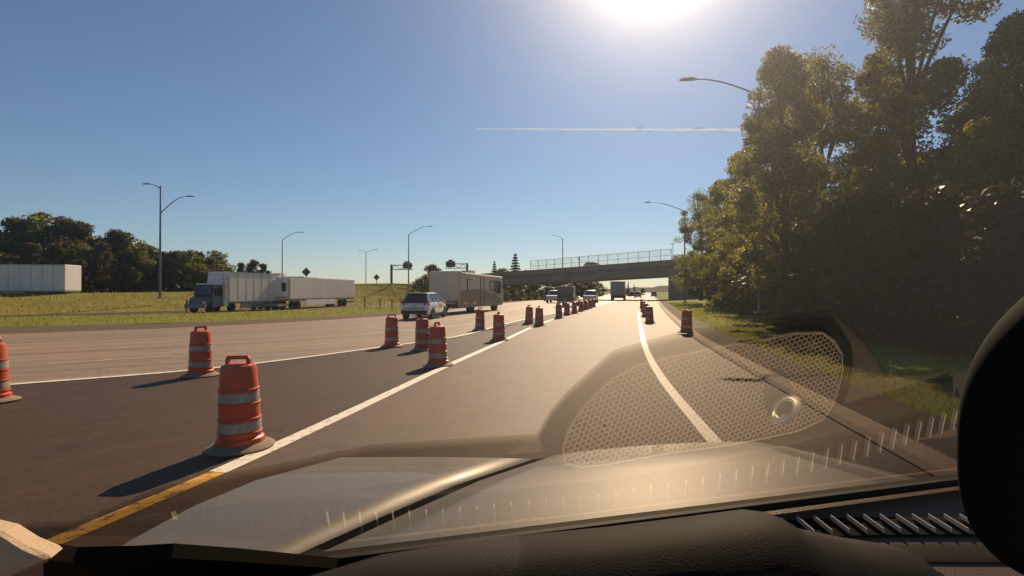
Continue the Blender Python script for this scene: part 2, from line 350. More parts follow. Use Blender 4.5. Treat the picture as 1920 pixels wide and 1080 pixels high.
# ------------------------------------------------------------------ traffic drums
def make_drum():
    root = empty('traffic_drum')
    prof = [(.262, .05), (.262, .11), (.236, .125), (.235, .155), (.245, .16), (.245, .18), (.233, .185), (.228, .305), (.238, .31), (.238, .33), (.226, .335), (.222, .47), (.232, .475), (.232, .495), (.220, .50),
            (.214, .62), (.225, .625), (.225, .645), (.210, .65), (.2, .86), (.185, .895), (.14, .91), (.0, .915)]
    b = MB().lathe(prof, 32, cap=False); b.build('drum_body', M['orange'], root, True)
    for z0, z1, r in ((.192, .30, .2365), (.507, .615, .2235)):
        MB().lathe([(r - .006, z0), (r, z0 + .004), (r - .004, z1 - .004), (r - .012, z1)], 32, cap=False).build('reflective_band', M['sheet_white'], root, True, fix=False)
    pts = []
    # carrying handle: a flat bar bent into an arch, with an open slot
    h = MB(); W = .15
    outer = [(-W, .88), (-W * .96, .96), (-W * .8, 1.0), (W * .8, 1.0), (W * .96, .96), (W, .88)]
    inner = [(-W + .045, .88), (-W + .047, .945), (-W + .06, .96), (W - .06, .96), (W - .047, .945), (W - .045, .88)]
    vs = []
    for y in (-.022, .022):
        vs += [(x, y, z) for x, z in outer] + [(x, y, z) for x, z in inner]
    fs = []
    for i in range(5):
        fs += [(i, i + 1, 7 + i, 6 + i), (12 + i, 18 + i, 19 + i, 13 + i), (i, 12 + i, 13 + i, i + 1), (6 + i, 7 + i, 19 + i, 18 + i)]
    h.add(vs, fs); h.build('handle', M['orange'], root)
    MB().lathe([(.375, 0.0), (.38, .012), (.36, .028), (.31, .04), (.27, .062), (.262, .05)], 32, cap=True).build('rubber_base', M['rubber'], root, True)
    return root
drum_spots = [
    (-15, 753, 'traffic drum cut off by the left edge of the photo beside the highway line', 20),
    (452, 838, 'large nearest traffic drum standing on the white and yellow line', 0),
    (377, 704, 'traffic drum by the highway line behind the large nearest drum', 70),
    (735, 650, 'traffic drum below the rear of the white car, leftmost of a cluster of three', 35),
    (793, 656, 'middle traffic drum in the cluster of three below the white car', 100),
    (822, 685, 'traffic drum on the white ramp line at the front of the cluster of three', 75),
    (900, 619, 'small traffic drum below the middle of the motorhome', 60),
    (936, 638, 'traffic drum below the front end of the motorhome', 80),
    (992, 607, 'leftmost traffic drum of the close pair past the motorhome', 50),
    (1011, 611, 'nearer right traffic drum of the close pair past the motorhome', 75),
    (1048, 597, 'traffic drum below the dark pickup, leftmost of the far row', 10),
    (1063, 591, 'second traffic drum of the far row below the dark pickup', 40),
    (1077, 588, 'third traffic drum of the far row below the dark pickup', 65),
    (1089, 584, 'fourth traffic drum of the far row along the ramp line', 20),
    (1098, 581, 'fifth traffic drum of the far row along the ramp line', 85),
    (1106, 578.5, 'sixth traffic drum of the far row along the ramp line', 15),
    (1113, 576, 'farthest traffic drum of the row along the ramp line', 45),
    (1218, 606, 'traffic drum just right of the right white line, nearest of a far queue', 80),
    (1210, 594, 'second traffic drum in the queue right of the right white line', 30),
    (1206, 585, 'third traffic drum in the queue right of the right white line', 60),
    (1204, 578, 'farthest traffic drum in the queue right of the right white line', 10),
    (1287, 627, 'lone traffic drum on the kerb below the right street lamp', 15),
]
drum = make_drum()
for i, (px, py, lab, rz) in enumerate(drum_spots):
    o = drum if i == 0 else copy_tree(drum)
    p = gd(px, py); o.location = (p.x, p.y, .004 if px < 1280 else .07); o.scale = (.92, .92, 1.0); o.rotation_euler = (R(random.uniform(-1.6, 1.6)), R(random.uniform(-1.6, 1.6)), R(rz))
    tag(o, lab, 'traffic drum', 'orange and white traffic drums along the ramp')

# ------------------------------------------------------------------ street lamps
def lamp_post(label, base, height, arms, thick=.1):
    o = empty('street_lamp', base)
    MB().tube([(0, 0, 0), (0, 0, height * .5), (0, 0, height)], [thick, thick * .8, thick * .55], 10).build('pole', M['galv'], o, True)
    MB().box((0, 0, .06), (.45, .45, .12)).build('base_plate', M['concrete'], o)
    for dx, dy, dz, z0 in arms:
        L = math.hypot(dx, dy); pts = []
        for k in range(9):
            t = k / 8; pts.append((dx * t, dy * t, z0 + dz * math.sin(t * math.pi / 2)))
        MB().tube(pts, [thick * .45 * (1 - .35 * k / 8) for k in range(9)], 8).build('arm', M['galv'], o, True)
        e = Vector(pts[-1]); u = Vector((dx, dy, 0)) / L
        hd = MB(); hd.loft([[(e.x + u.x * s + sx * wd * -u.y, e.y + u.y * s + sx * wd * u.x, e.z + zz) for sx, zz in ((-1, -.03), (1, -.03), (.7, .06 * k2), (-.7, .06 * k2))] for s, wd, k2 in ((-.1, .05, .8), (.12, .14, 1.4), (.5, .15, 1.2), (.75, .07, .6))])
        hd.build('lamp_head', M['galv'], o, True)
    return tag(o, label, 'street lamp', 'highway street lamps')
def lamp_px(label, px, ybase_z, d, ytop, arms_px, thick=.1):
    b = at(px, 547, d); b.z = ybase_z; top = EYE + (547 - ytop) / F * d; H = top - ybase_z
    arms = []
    for ax, ay, ay0 in arms_px:
        z0 = EYE + (547 - ay0) / F * d - ybase_z; arms.append(((ax - px) / F * d, .12 * abs(ax - px) / F * d, (ay0 - ay) / F * d, z0))
    return lamp_post(label, b, H, arms, thick)
lamp_px('tall double-armed street lamp on the grass bank before the dark trees', 300, .95, 60, 348, [(276, 344, 353), (347, 367, 400)], .13)
lamp_px('street lamp rising behind the white trailers', 529, -.35, 92, 450, [(560, 435, 450)], .12)
lamp_px('short distant double-armed street lamp behind the end of the ribbed trailer', 686, 1.5, 150, 473, [(703, 468, 474), (677, 470, 474)], .13)
lamp_px('tall street lamp standing through the overhead road sign', 766, 2.8, 104, 440, [(803, 424, 440)], .13)
lamp_px('street lamp standing up behind the bridge fence', 1055, 0.0, 142, 447, [(1039, 441, 448)], .16)
lamp_px('street lamp in front of the right end of the bridge', 1284, .3, 68, 396, [(1222, 378, 396)], .12)
lamp_px('nearest street lamp, its long arm reaching out of the tall trees', 1424, .6, 27, 178, [(1308, 142, 178)], .1)

# ------------------------------------------------------------------ road signs
def diamond_sign(label, px, py, size, d, base_z, leg=2):
    c = at(px, py, d); o = empty('diamond_sign', (c.x, c.y, base_z)); z = c.z - base_z; s = size / F * d * .72
    p = MB().box((0, 0, z), (s, .02, s)); m = Matrix.Translation((0, 0, z)) @ Matrix.Rotation(R(45), 4, 'Y') @ Matrix.Translation((0, 0, -z))
    p.v = [tuple(m @ Vector(v)) for v in p.v]; p.build('sign_panel', M['dark_sign'], o)
    MB().box((0, .05, z * .5), (.1, .06, z)).build('post', M['dark_sign'], o)
    return tag(o, label, 'road sign', 'diamond road signs seen from behind')
diamond_sign('large dark diamond road sign above the ribbed trailer roof', 574, 510, 17, 88, -.3)
diamond_sign('small dark diamond road sign on the grass bank crest', 706, 520, 12, 99, 3.0)
def gantry(label, px_pole, px_sign, d, base_z, y_top, sign):
    p = at(px_pole, 547, d); o = empty('overhead_sign', (p.x, p.y, base_z)); ztop = EYE + (547 - y_top) / F * d - base_z; sx = (px_sign - px_pole) / F * d; up = 1 if sx > 0 else -1
    MB().box((0, 0, ztop / 2), (.45, .45, ztop)).build('pole', M['dark_sign'], o)
    t = MB(); xe = sx + up * 1.2
    for z in (ztop - .15, ztop - 1.1): t.box((xe / 2, 0, z), (abs(xe), .2, .16))
    n = 5
    for k in range(n):
        a, b = xe * k / n, xe * (k + 1) / n
        t.tube([(a, 0, ztop - (.15 if k % 2 else 1.1)), (b, 0, ztop - (1.1 if k % 2 else .15))], .06, 6)
    t.build('truss', M['dark_sign'], o)
    (x0, x1, y0, y1, x2, x3, y2) = sign; cvt = lambda x, y: ((x - px_pole) / F * d, EYE + (547 - y) / F * d - base_z)
    a, b = cvt(x0, y0), cvt(x1, y1); MB().box(((a[0] + b[0]) / 2, -.3, (a[1] + b[1]) / 2), (abs(b[0] - a[0]), .12, abs(a[1] - b[1]))).build('sign_panel', M['dark_sign'], o)
    a, b = cvt(x2, y2), cvt(x3, y0 - .2); MB().box(((a[0] + b[0]) / 2, -.3, (a[1] + b[1]) / 2), (abs(b[0] - a[0]), .12, abs(a[1] - b[1]))).build('exit_tab', M['dark_sign'], o)
    return tag(o, label, 'road sign', 'overhead road signs seen from behind')
gantry('overhead road sign on a truss with its pole on the left', 734, 764, 118, 2.2, 496, (756, 772.5, 493, 504, 759, 769, 490))
gantry('overhead road sign above the motorhome with its pole on the right', 876, 845, 118, .5, 493.5, (836.5, 853.5, 490, 501, 841, 849, 487))

# ------------------------------------------------------------------ overpass
BR, BL = Vector((39.0, 99.5, 8.35)), Vector((-12.0, 133.0, 5.85))   # top of the deck edge, right and left
def bp(px):    # point of the deck edge above a pixel column
    u = (px - 960) / F; a, b = BL, BR; t = (u * a.y - a.x) / ((b.x - a.x) - u * (b.y - a.y)); return a.lerp(b, t)
bridge = tag(empty('bridge', (0, 0, 0)), 'brown concrete road bridge with a mesh fence crossing over the highway', 'bridge')
ax = (BR - BL); ax_n = Vector((ax.x, ax.y, 0)).normalized(); back = Vector((-ax_n.y, ax_n.x, 0))
if back.y < 0: back = -back
def deck(z0, z1, y0, y1, name, mat, a=BL, b=BR):
    q = [a + back * y0 + Vector((0, 0, z0)), a + back * y1 + Vector((0, 0, z0)), a + back * y1 + Vector((0, 0, z1)), a + back * y0 + Vector((0, 0, z1))]
    r = [b + back * y0 + Vector((0, 0, z0)), b + back * y1 + Vector((0, 0, z0)), b + back * y1 + Vector((0, 0, z1)), b + back * y0 + Vector((0, 0, z1))]
    return MB().loft([q, r]).build(name, mat, bridge)
deck(-1.15, -.35, -.15, 9.5, 'deck_slab', M['concrete'])
deck(-.35, 0.0, -.32, .1, 'kerb_edge', M['concrete'])
deck(-1.15, -.36, -.28, -.151, 'parapet', M['concrete'])
for k, y in enumerate((.35, 3.2, 6.0, 8.8)): deck(-3.1, -1.151, y, y + .55, 'girder', M['concrete'])
for px in (1250,):   # abutment and sloped wing under the right end
    a = bp(1252) ; a2 = BR
    q = MB().prism([a + back * .4 + Vector((0, 0, -3.11)), a2 + back * .4 + Vector((0, 0, -3.11)), Vector((a2.x, a2.y, -.2)) + back * .4, Vector((a.x, a.y, -.2)) + back * .4], back * 9)
    q.build('abutment', M['concrete'], bridge)
pa = bp(952); MB().box((pa.x, pa.y + 5, 1.1), (1.2, 8, 3.4), rz=math.atan2(ax_n.y, ax_n.x)).build('pier', M['concrete'], bridge)
posts = [995, 1010, 1025, 1040, 1056, 1072, 1087, 1104, 1122, 1140, 1159, 1178, 1197, 1218, 1239, 1259]
tops = []
pm = MB().box((0, 0, 1.05), (.08, .08, 2.1)).mesh('fence_post'); pm.materials.append(M['galv'])
for px in posts:
    p = bp(px) - back * .1; o = link('fence_post', pm, bridge); o.location = p; tops.append(p + Vector((0, 0, 2.1)))
MB().tube([tops[0], tops[-1]], .04, 6).build('top_rail', M['galv'], bridge)
MB().tube([tops[0] - Vector((0, 0, 1.2)), tops[-1] - Vector((0, 0, 1.2))], .03, 6).build('middle_rail', M['galv'], bridge)
wm = MB(); L = (tops[-1] - tops[0])
for k in range(0, 150):
    p = tops[0] + L * (k / 150); q = tops[0] + L * min(1, (k + 8) / 150); r = tops[0] + L * max(0, (k - 8) / 150)
    for e in (q, r):
        a, b = p - Vector((0, 0, 2.05)), e; wm.tube([a, b], .008, 3, cap=False)
tag(wm.build('fence_mesh', M['galv'], bridge, fix=False), kind='stuff')
p = bp(1080); q = tag(empty('bridge_post', p + back * 1.5 + Vector((0, 0, -.3))), 'thin dark sign post standing on the bridge behind the fence', 'post')
MB().box((0, 0, 1.3), (.1, .1, 2.6)).build('post', M['dark_sign'], q); MB().box((0, -.07, 2.2), (.3, .03, .75)).build('sign_panel', M['dark_sign'], q)
lp = bp(1259) + back * 1.0 + Vector((0, 0, -.3)); o = empty('bridge_lamp', lp)
MB().tube([(0, 0, 0), (0, 0, 3.6)], .06, 8).build('pole', M['galv'], o); MB().box((-.2, 0, 3.55), (.5, .14, .1)).build('lamp_head', M['galv'], o)
tag(o, 'short lamp post at the right end of the bridge fence', 'street lamp')

# ------------------------------------------------------------------ vehicles
def ring(y, z0, z1, hw, sh=.93):
    return [(-hw * .95, y, z0), (hw * .95, y, z0), (hw, y, z0 + (z1 - z0) * .3), (hw, y, z0 + (z1 - z0) * .8), (hw * sh, y, z1), (-hw * sh, y, z1), (-hw, y, z0 + (z1 - z0) * .8), (-hw, y, z0 + (z1 - z0) * .3)]
wheel_mesh = {}
def wheel(parent, x, y, r, wd=.24):
    k = (round(r, 3), wd)
    if k not in wheel_mesh:
        a = MB().lathe([(r * .62, -wd / 2), (r * .93, -wd / 2), (r, -wd * .36), (r, wd * .36), (r * .93, wd / 2), (r * .62, wd / 2)], 24, axis='X').mesh('tyre', True); a.materials.append(M['tyre'])
        b = MB().lathe([(.05, -wd * .42), (r * .3, -wd * .40), (r * .6, -wd * .47), (r * .62, -wd * .51), (r * .62, wd * .51), (r * .6, wd * .47), (r * .3, wd * .40), (.05, wd * .42)], 16, axis='X').mesh('rim', True); b.materials.append(M['rim'])
        wheel_mesh[k] = (a, b)
    t = link('wheel', wheel_mesh[k][0], parent); t.location = (x, y, r); q = link('rim', wheel_mesh[k][1], t); return t
def cabin(o, yb0, yt0, yt1, yb1, zb, zt, wb, wt, body, split=(-.2,)):
    # glass house: dark glass body, painted roof panel and pillars
    g = MB(); g.loft([[(-wb, yb0, zb), (wb, yb0, zb), (wb, yb1, zb), (-wb, yb1, zb)], [(-wt, yt0, zt), (wt, yt0, zt), (wt, yt1, zt), (-wt, yt1, zt)]]); bevel(g.build('glass_house', M['glass'], o), .03)
    rf = MB().loft([[(-wt * 1.02, yt0 - .06, zt - .01), (wt * 1.02, yt0 - .06, zt - .01), (wt * 1.02, yt1 + .05, zt - .01), (-wt * 1.02, yt1 + .05, zt - .01)], [(-wt * .86, yt0 + .08, zt + .06), (wt * .86, yt0 + .08, zt + .06), (wt * .86, yt1 - .1, zt + .05), (-wt * .86, yt1 - .1, zt + .05)]])
    r_ = rf.build('roof', body, o, True)
    for s in (-1, 1):
        for (ya, yt, k) in [(yb0, yt0, .055), (yb1, yt1, .045)] + [(yb0 + (yb1 - yb0) * f, yt0 + (yt1 - yt0) * f, .04) for f in split]:
            MB().tube([(s * wb, ya, zb - .03), (s * (wb + wt) / 2 * 1.01, (ya + yt) / 2, (zb + zt) / 2), (s * wt * 1.01, yt, zt)], [k * 1.25, k * 1.1, k], 6).build('pillar', body, o, True)
def suv(label, loc, heading, body=None, L=4.55, W=1.84, H=1.66, name='parked_car'):
    o = empty(name, loc, -heading); body = body or M['white_paint']; h = L / 2; hw = W / 2
    MB().loft([ring(-h, .48, .86, hw * .84), ring(-h + .1, .34, 1.0, hw * .95), ring(-h + .8, .27, 1.06, hw), ring(.6, .27, 1.04, hw), ring(1.1, .27, 1.0, hw), ring(h - .45, .3, .9, hw * .96), ring(h - .08, .36, .76, hw * .86)]).build('body', body, o, True)
    cabin(o, -h + .12, -h + .62, .25, 1.12, 1.0, H - .06, hw * .92, hw * .7, body, (.36, .66))
    for s in (-1, 1):
        MB().loft([[(s * hw * .62, -h - .012, .88), (s * hw * .95, -h + .09, .86), (s * hw * .95, -h + .07, 1.12), (s * hw * .78, -h + .09, 1.16)], [(s * hw * .62, -h + .06, .88), (s * hw * .97, -h + .3, .86), (s * hw * .97, -h + .28, 1.1), (s * hw * .78, -h + .2, 1.16)]]).build('tail_light', M['red_light'], o)
        MB().box((s * (hw + .1), .75, 1.08), (.2, .12, .14)).build('side_mirror', body, o)
        for y in (-1.32, 1.38):
            wheel(o, s * (hw - .1), y, .345)
            MB().lathe([(.36, -.02), (.42, -.015), (.42, .015), (.36, .02)], 20, (s * (hw - .012), y, .36), 'X', cap=False).build('wheel_arch', M['black'], o)
        MB().box((s * (hw + .004), -.05, .92), (.02, .18, .03)).build('door_handle', M['black'], o)
        MB().box((s * (hw * .99), 0, .33), (.05, 2.2, .1)).build('sill_trim', M['black'], o)
    MB().box((0, -h - .0, .46), (W * .86, .12, .22)).build('rear_bumper', M['black'], o)
    MB().box((0, -h - .03, .83), (.36, .03, .13)).build('number_plate', M['plate'], o)
    MB().box((0, -h + .02, .7), (W * .7, .1, .07)).build('tailgate_trim', M['grey_paint'], o)
    MB().box((0, -h + .58, H - .03), (W * .62, .22, .05)).build('roof_spoiler', body, o)
    for s in (-1, 1): MB().box((s * hw * .68, h - .1, .68), (.34, .12, .14)).build('headlight', M['lamp_clear'], o)
    return tag(o, label, 'car')

# white car and motorhome side by side with the drums
suv('white hatchback suv driving beside the motorhome on the highway', (-5.6, 34.5, 0), R(8), name='suv')

def motorhome():
    a = at(862, 590, 40.5); o = empty('motorhome', (a.x, a.y, 0), -R(18)); Lh, W, H = 10.2, 2.55, 3.3     # origin: rear right corner on the road
    def side(y0, y1, z0, z1, name, mat, proud=.012, par=o, thick=.03): return MB().box((proud, (y0 + y1) / 2, (z0 + z1) / 2), (thick, y1 - y0, z1 - z0)).build(name, mat, par)
    prof = [(0, .45), (Lh - .15, .45), (Lh + .1, .9), (Lh + .12, 1.5), (Lh - .1, 2.6), (Lh - .45, H - .2), (.5, H - .1), (.35, H), (.12, H), (0, H - .12)]
    bevel(MB().prism([(0, y, z) for y, z in prof], (-W, 0, 0)).build('shell', M['cream'], o), .09, 3)
    rc_ = bevel(MB().box((-W / 2, -.06, 2.1), (W * .97, .1, 2.25)).build('rear_cap', M['cream'], o), .05, 3)
    MB().box((-W + .55, -.12, 1.3), (.42, .03, .14)).build('vent_grille', M['black'], rc_)
    MB().box((-W / 2, -.115, .98), (W * .94, .03, .09)).build('rear_moulding', M['tan'], o)
    MB().box((-W / 2, -.1, .62), (W * .9, .16, .25)).build('rear_bumper', M['black'], o)
    for x in (-.2, -W + .2): MB().box((x, -.13, .83), (.18, .04, .2)).build('tail_light', M['red_light'], o)
    side(.25, 9.6, .5, .98, 'lower_band', M['tan'], .014)
    MB().prism([(.002, y, z) for y, z in [(.2, .99), (.2, 1.75), (3.4, 1.95), (5.6, 1.8), (7.6, 1.35), (9.8, 1.0)]], (.022, 0, 0)).build('swoosh_band', M['tan'], o)
    MB().prism([(.026, y, z) for y, z in [(5.0, 1.95), (6.0, 1.98), (9.6, 1.02), (8.4, 1.02)]], (.01, 0, 0)).build('swoosh_stripe', M['grey_paint'], o)
    for y0, y1, z0, z1 in ((1.5, 2.5, 1.8, 2.65), (6.6, 7.8, 1.85, 2.6), (8.0, 9.3, 1.6, 2.6)):
        f = side(y0 - .06, y1 + .06, z0 - .06, z1 + .06, 'window', M['black'], .02); side(y0, y1, z0, z1, 'pane', M['glass'], .04, f, .02)
    side(1.35, 2.65, 2.72, 2.8, 'window_awning', M['white_paint'], .12, thick=.24)
    side(5.05, 5.13, .5, 2.9, 'door_seam', M['black'], .02); side(4.25, 4.32, .5, 2.9, 'door_seam', M['black'], .02)
    MB().tube([(.12, .6, 3.1), (.12, 9.4, 2.98)], .1, 8).build('roof_awning', M['white_paint'], o, True)
    side(.6, 1.5, .72, .9, 'hatch', M['cream'], .03); side(2.6, 3.4, .7, .92, 'hatch', M['cream'], .03)
    MB().prism([(-.12, Lh + .11, 1.5), (-W + .12, Lh + .11, 1.5), (-W + .2, Lh - .16, 2.7), (-.2, Lh - .16, 2.7)], (0, .05, .02)).build('windscreen', M['glass'], o)
    MB().box((.2, Lh - .2, 2.2), (.26, .14, .4)).build('side_mirror', M['black'], o)
    for y in (2.4, 8.0):
        for x in (-.16, -W + .16): wheel(o, x, y, .46, .34)
        MB().lathe([(.48, -.02), (.56, -.01), (.56, .01), (.48, .02)], 20, (.016, y, .47), 'X', cap=False).build('wheel_arch', M['black'], o)
    MB().box((-W / 2, 4.5, H + .05), (1.0, 1.1, .26)).build('roof_unit', M['cream'], o)
    return tag(o, 'cream and brown motorhome driving ahead of the white car', 'motorhome')
motorhome()

def trailer(o, L, W, z0, z1, y0, mat, ribs=False, par=None):
    t = MB().box((0, y0 + L / 2, (z0 + z1) / 2), (W, L, z1 - z0)); b = bevel(t.build('trailer_box', mat, o), .04)
    if ribs:
        n = 13; rm = MB().box((0, 0, 0), (.05, L - .1, .11)).mesh('side_rib'); rm.materials.append(mat)
        for s in (-1, 1):
            for k in range(n):
                r = link('side_rib', rm, b); r.location = (s * (W / 2 + .02), y0 + L / 2, z0 + .2 + (z1 - z0 - .3) * k / (n - 1))
    else:
        sm = MB().box((0, 0, 0), (.012, .035, z1 - z0 - .2)).mesh('panel_seam'); sm.materials.append(M['grey_paint'])
        for k in range(1, int(L / 1.22)):
            r = link('panel_seam', sm, b); r.location = (-W / 2 - .003 if par else W / 2 + .003, y0 + k * 1.22, (z0 + z1) / 2)
    for k in range(4):
        MB().box((W / 2 + .006 if not par else -W / 2 - .006, y0 + .3 + (L - .6) * k / 3, z0 + .08), (.014, .16, .06)).build('marker_light', M['red_light'], b)
    MB().box((0, y0 + L / 2, z0 - .09), (W * .96, L, .16)).build('chassis_rail', M['grey_paint'], o)
    for s in (-1, 1): MB().box((s * (W / 2 + .012), y0 + L / 2, z1 - .06), (.05, L, .12)).build('top_rail', M['rim'], o)
    return b
# first truck: box body and dark cab facing left, the cab nearest
t1 = empty('box_truck', (-28.7, 54.2, -.35), -R(12)); t1b = trailer(t1, 8.2, 2.55, 1.0, 4.1, 0, M['trailer_white']); 
for c in list(t1.children): c.location.x -= 1.27
MB().loft([[(-2.4, -.6, .6), (-.1, -.6, .6), (-.1, -.05, .6), (-2.4, -.05, .6)], [(-2.3, -.3, 3.7), (-.2, -.3, 3.7), (-.2, -.05, 3.7), (-2.3, -.05, 3.7)]]).build('cab_fairing', M['trailer_white'], t1)
cb = MB().loft([[(-2.35 + .1 * k, y0, z), (-.05 - .1 * k, y0, z), (-.05 - .1 * k, -.62, z), (-2.35 + .1 * k, -.62, z)] for k, (z, y0) in enumerate(((.55, -2.2), (1.5, -2.2), (2.75, -1.85)))]); bevel(cb.build('cab', M['dark_paint'], t1), .08)
MB().box((-1.2, -1.3, 2.82), (2.1, 1.2, .12)).build('cab_roof', M['white_paint'], t1)
for x in (-2.33, -.07): MB().box((x, -1.35, 2.05), (.03, .75, .75)).build('side_window', M['glass'], t1)
MB().loft([[(-2.2, -3.0, .6), (-.2, -3.0, .6), (-.2, -2.21, .6), (-2.2, -2.21, .6)], [(-2.0, -2.9, 1.45), (-.4, -2.9, 1.45), (-.3, -2.21, 1.7), (-2.1, -2.21, 1.7)]]).build('engine_hood', M['dark_paint'], t1)
MB().box((-1.2, -2.17, 2.15), (1.9, .05, .85), rx=R(-12)).build('windscreen', M['glass'], t1)
MB().box((-1.2, -3.1, .65), (2.3, .25, .4)).build('front_bumper', M['grey_paint'], t1)
for s in (-2.1, -.3):
    MB().box((s, -3.02, 1.0), (.3, .08, .25)).build('headlight', M['lamp_clear'], t1)
    for y in (-2.3, .6, 6.3, 7.5): wheel(t1, s, y, .5, .3)
MB().tube([(-.1, -.75, .6), (-.1, -.75, 3.9)], .08, 8).build('exhaust_stack', M['rim'], t1)
MB().box((-.05, 3.4, .6), (.08, 3.6, .55)).build('side_skirt', M['grey_paint'], t1)
tag(t1, 'white box truck with a dark cab passing the grass bank', 'truck', 'trucks on the far road')
# second truck: ribbed trailer behind it
t2 = empty('semi_trailer', (-25.6, 61.5, -.35), -R(8.0)); trailer(t2, 17.2, 2.55, 1.15, 3.75, 0, M['trailer_white'], True)
for c in list(t2.children): c.location.x -= 1.27
MB().box((-1.27, -.4, 2.45), (2.2, .75, 1.9)).build('refrigeration_unit', M['trailer_white'], t2)
MB().box((-.3, -.79, 2.6), (.5, .03, 1.0)).build('unit_grille', M['black'], t2)
MB().box((.0, 7.3, .75), (.06, 7.6, .68)).build('side_skirt', M['trailer_white'], t2)
for s in (-2.2, -.35):
    for y in (1.0, 2.2, 13.3, 14.6): wheel(t2, s, y, .5, .34)
MB().box((-1.27, 17.25, .6), (2.4, .1, .15)).build('rear_guard', M['grey_paint'], t2)
MB().box((-1.27, -1.2, .55), (2.3, 2.0, .3)).build('fuel_tank', M['rim'], t2)
tag(t2, 'long white semi-trailer with horizontal ribs beside the grass bank', 'truck', 'trucks on the far road')
# third: plain trailer on the upper road, cut by the left edge
t3 = empty('semi_trailer', (-50.6, 61.5, .72), R(93)); trailer(t3, 15.5, 2.5, 1.1, 4.05, 0, M['trailer_white'], par=True)
for s in (-1.0, 1.0):
    for y in (1.6, 2.9, 12.0, 13.2): wheel(t3, s, y, .5, .34)
MB().box((-1.24, 7.0, .75), (.06, 5.5, .6)).build('side_skirt', M['grey_paint'], t3); MB().box((0, -.08, .55), (2.3, .1, .15)).build('rear_guard', M['grey_paint'], t3)
lg = MB().prism([(-1.263, 14.4 - y, 3.2 + z) for y, z in ((0, 0), (.25, .5), (.5, .1), (.4, -.25), (.1, -.3))], (-.006, 0, 0)).build('side_logo', M['dark_paint'], t3)
MB().box((-1.268, 12.6, 3.05), (.008, 2.1, .22)).build('logo_lettering', M['grey_paint'], t3)
tag(t3, 'plain white trailer cut off by the left edge before dark trees', 'truck', 'trucks on the far road')

def box_rear(label, px, d, wd, ht, heading, mat, name='box_truck', L=7):
    p = at(px, 547, d); o = empty(name, (p.x, p.y, 0), -R(heading))
    bevel(MB().box((0, L / 2, (ht + .95) / 2), (wd, L, ht - .95)).build('cargo_box', mat, o), .05)
    for s in (-1, 1):
        MB().box((s * wd * .25, -.02, (ht + .95) / 2), (wd * .46, .04, ht - 1.15)).build('rear_door', mat, o)
        MB().box((s * wd * .42, -.04, .85), (.2, .06, .14)).build('tail_light', M['red_light'], o)
        for y in (1.0, 2.2, 7.6): wheel(o, s * (wd / 2 - .2), y, .48, .34)
    MB().box((0, 3.5, .8), (wd * .8, L, .25)).build('chassis', M['black'], o)
    MB().box((0, L + 1.1, 1.55), (wd * .92, 1.9, 2.0)).build('cab', M['grey_paint'], o)
    MB().box((0, -.05, .55), (wd * .9, .1, .18)).build('rear_bumper', M['black'], o)
    return tag(o, label, 'truck')
box_rear('grey box truck seen from behind driving under the bridge', 1158, 103, 2.75, 3.75, 13.5, M['grey_paint'])

def pickup(label, px, d, heading, body, name='pickup_truck', Hs=1.0, load=False, cat='pickup'):
    p = at(px, 547, d); o = empty(name, (p.x, p.y, 0), -R(heading)); hw = .98
    MB().loft([ring(-2.75, .55, 1.12, hw * .95), ring(-2.6, .5, 1.16, hw), ring(0.0, .45, 1.18, hw), ring(1.6, .45, 1.14, hw), ring(2.6, .5, 1.05, hw * .92)]).build('body', body, o, True)
    cabin(o, -.7, -.55, .75, 1.35, 1.14, 1.86 * Hs, hw * .92, hw * .74, body, (.5,))
    for s in (-1, 1):
        MB().box((s * hw * .88, -2.76, .95), (.16, .05, .34)).build('tail_light', M['red_light'], o)
        for y in (-1.7, 1.75): wheel(o, s * (hw - .12), y, .4)
    MB().box((0, -2.84, .56), (1.8, .14, .2)).build('rear_bumper', M['rim'], o); MB().box((0, -2.77, .86), (.34, .03, .14)).build('number_plate', M['plate'], o)
    if load: bevel(MB().box((0, -1.65, 1.75), (1.8, 2.0, 1.15)).build('cargo_cover', M['dark_paint'], o), .06)
    return tag(o, label, cat)
pickup('dark high pickup with a covered bed behind the far row of drums', 1066, 62, 14, M['dark_paint'], load=True)
pickup('pale pickup on the highway left of the dark covered pickup', 1040, 82, 13, M['trailer_white'])
pickup('white pickup on the highway right of the dark covered pickup', 1108, 82, 13.5, M['white_paint'])
far_cars = [('white car nearest beyond the bridge', 1196, 150, M['white_paint']), ('dark car beyond the bridge beside the white one', 1186, 165, M['dark_paint']), ('pale far car beyond the bridge by the right edge of the road', 1226, 175, M['trailer_white'])]
for lab, px, d, m in far_cars:
    p = at(px, 547, d); suv(lab, (p.x, p.y, 0), R(14.5), m, name='far_car')
p = at(1033, 547, 100); v = suv('cream van on the highway behind the pale pickup', (p.x, p.y, 0), R(13), M['cream'], L=5.4, W=2.05, H=2.5, name='van')
# car on the overpass, only its roof above the parapet
p = bp(1100) + back * 4.0; v = suv('pale car crossing the bridge behind the parapet', (p.x, p.y, p.z - .6), math.atan2(ax_n.x, ax_n.y), M['trailer_white'], name='bridge_car')

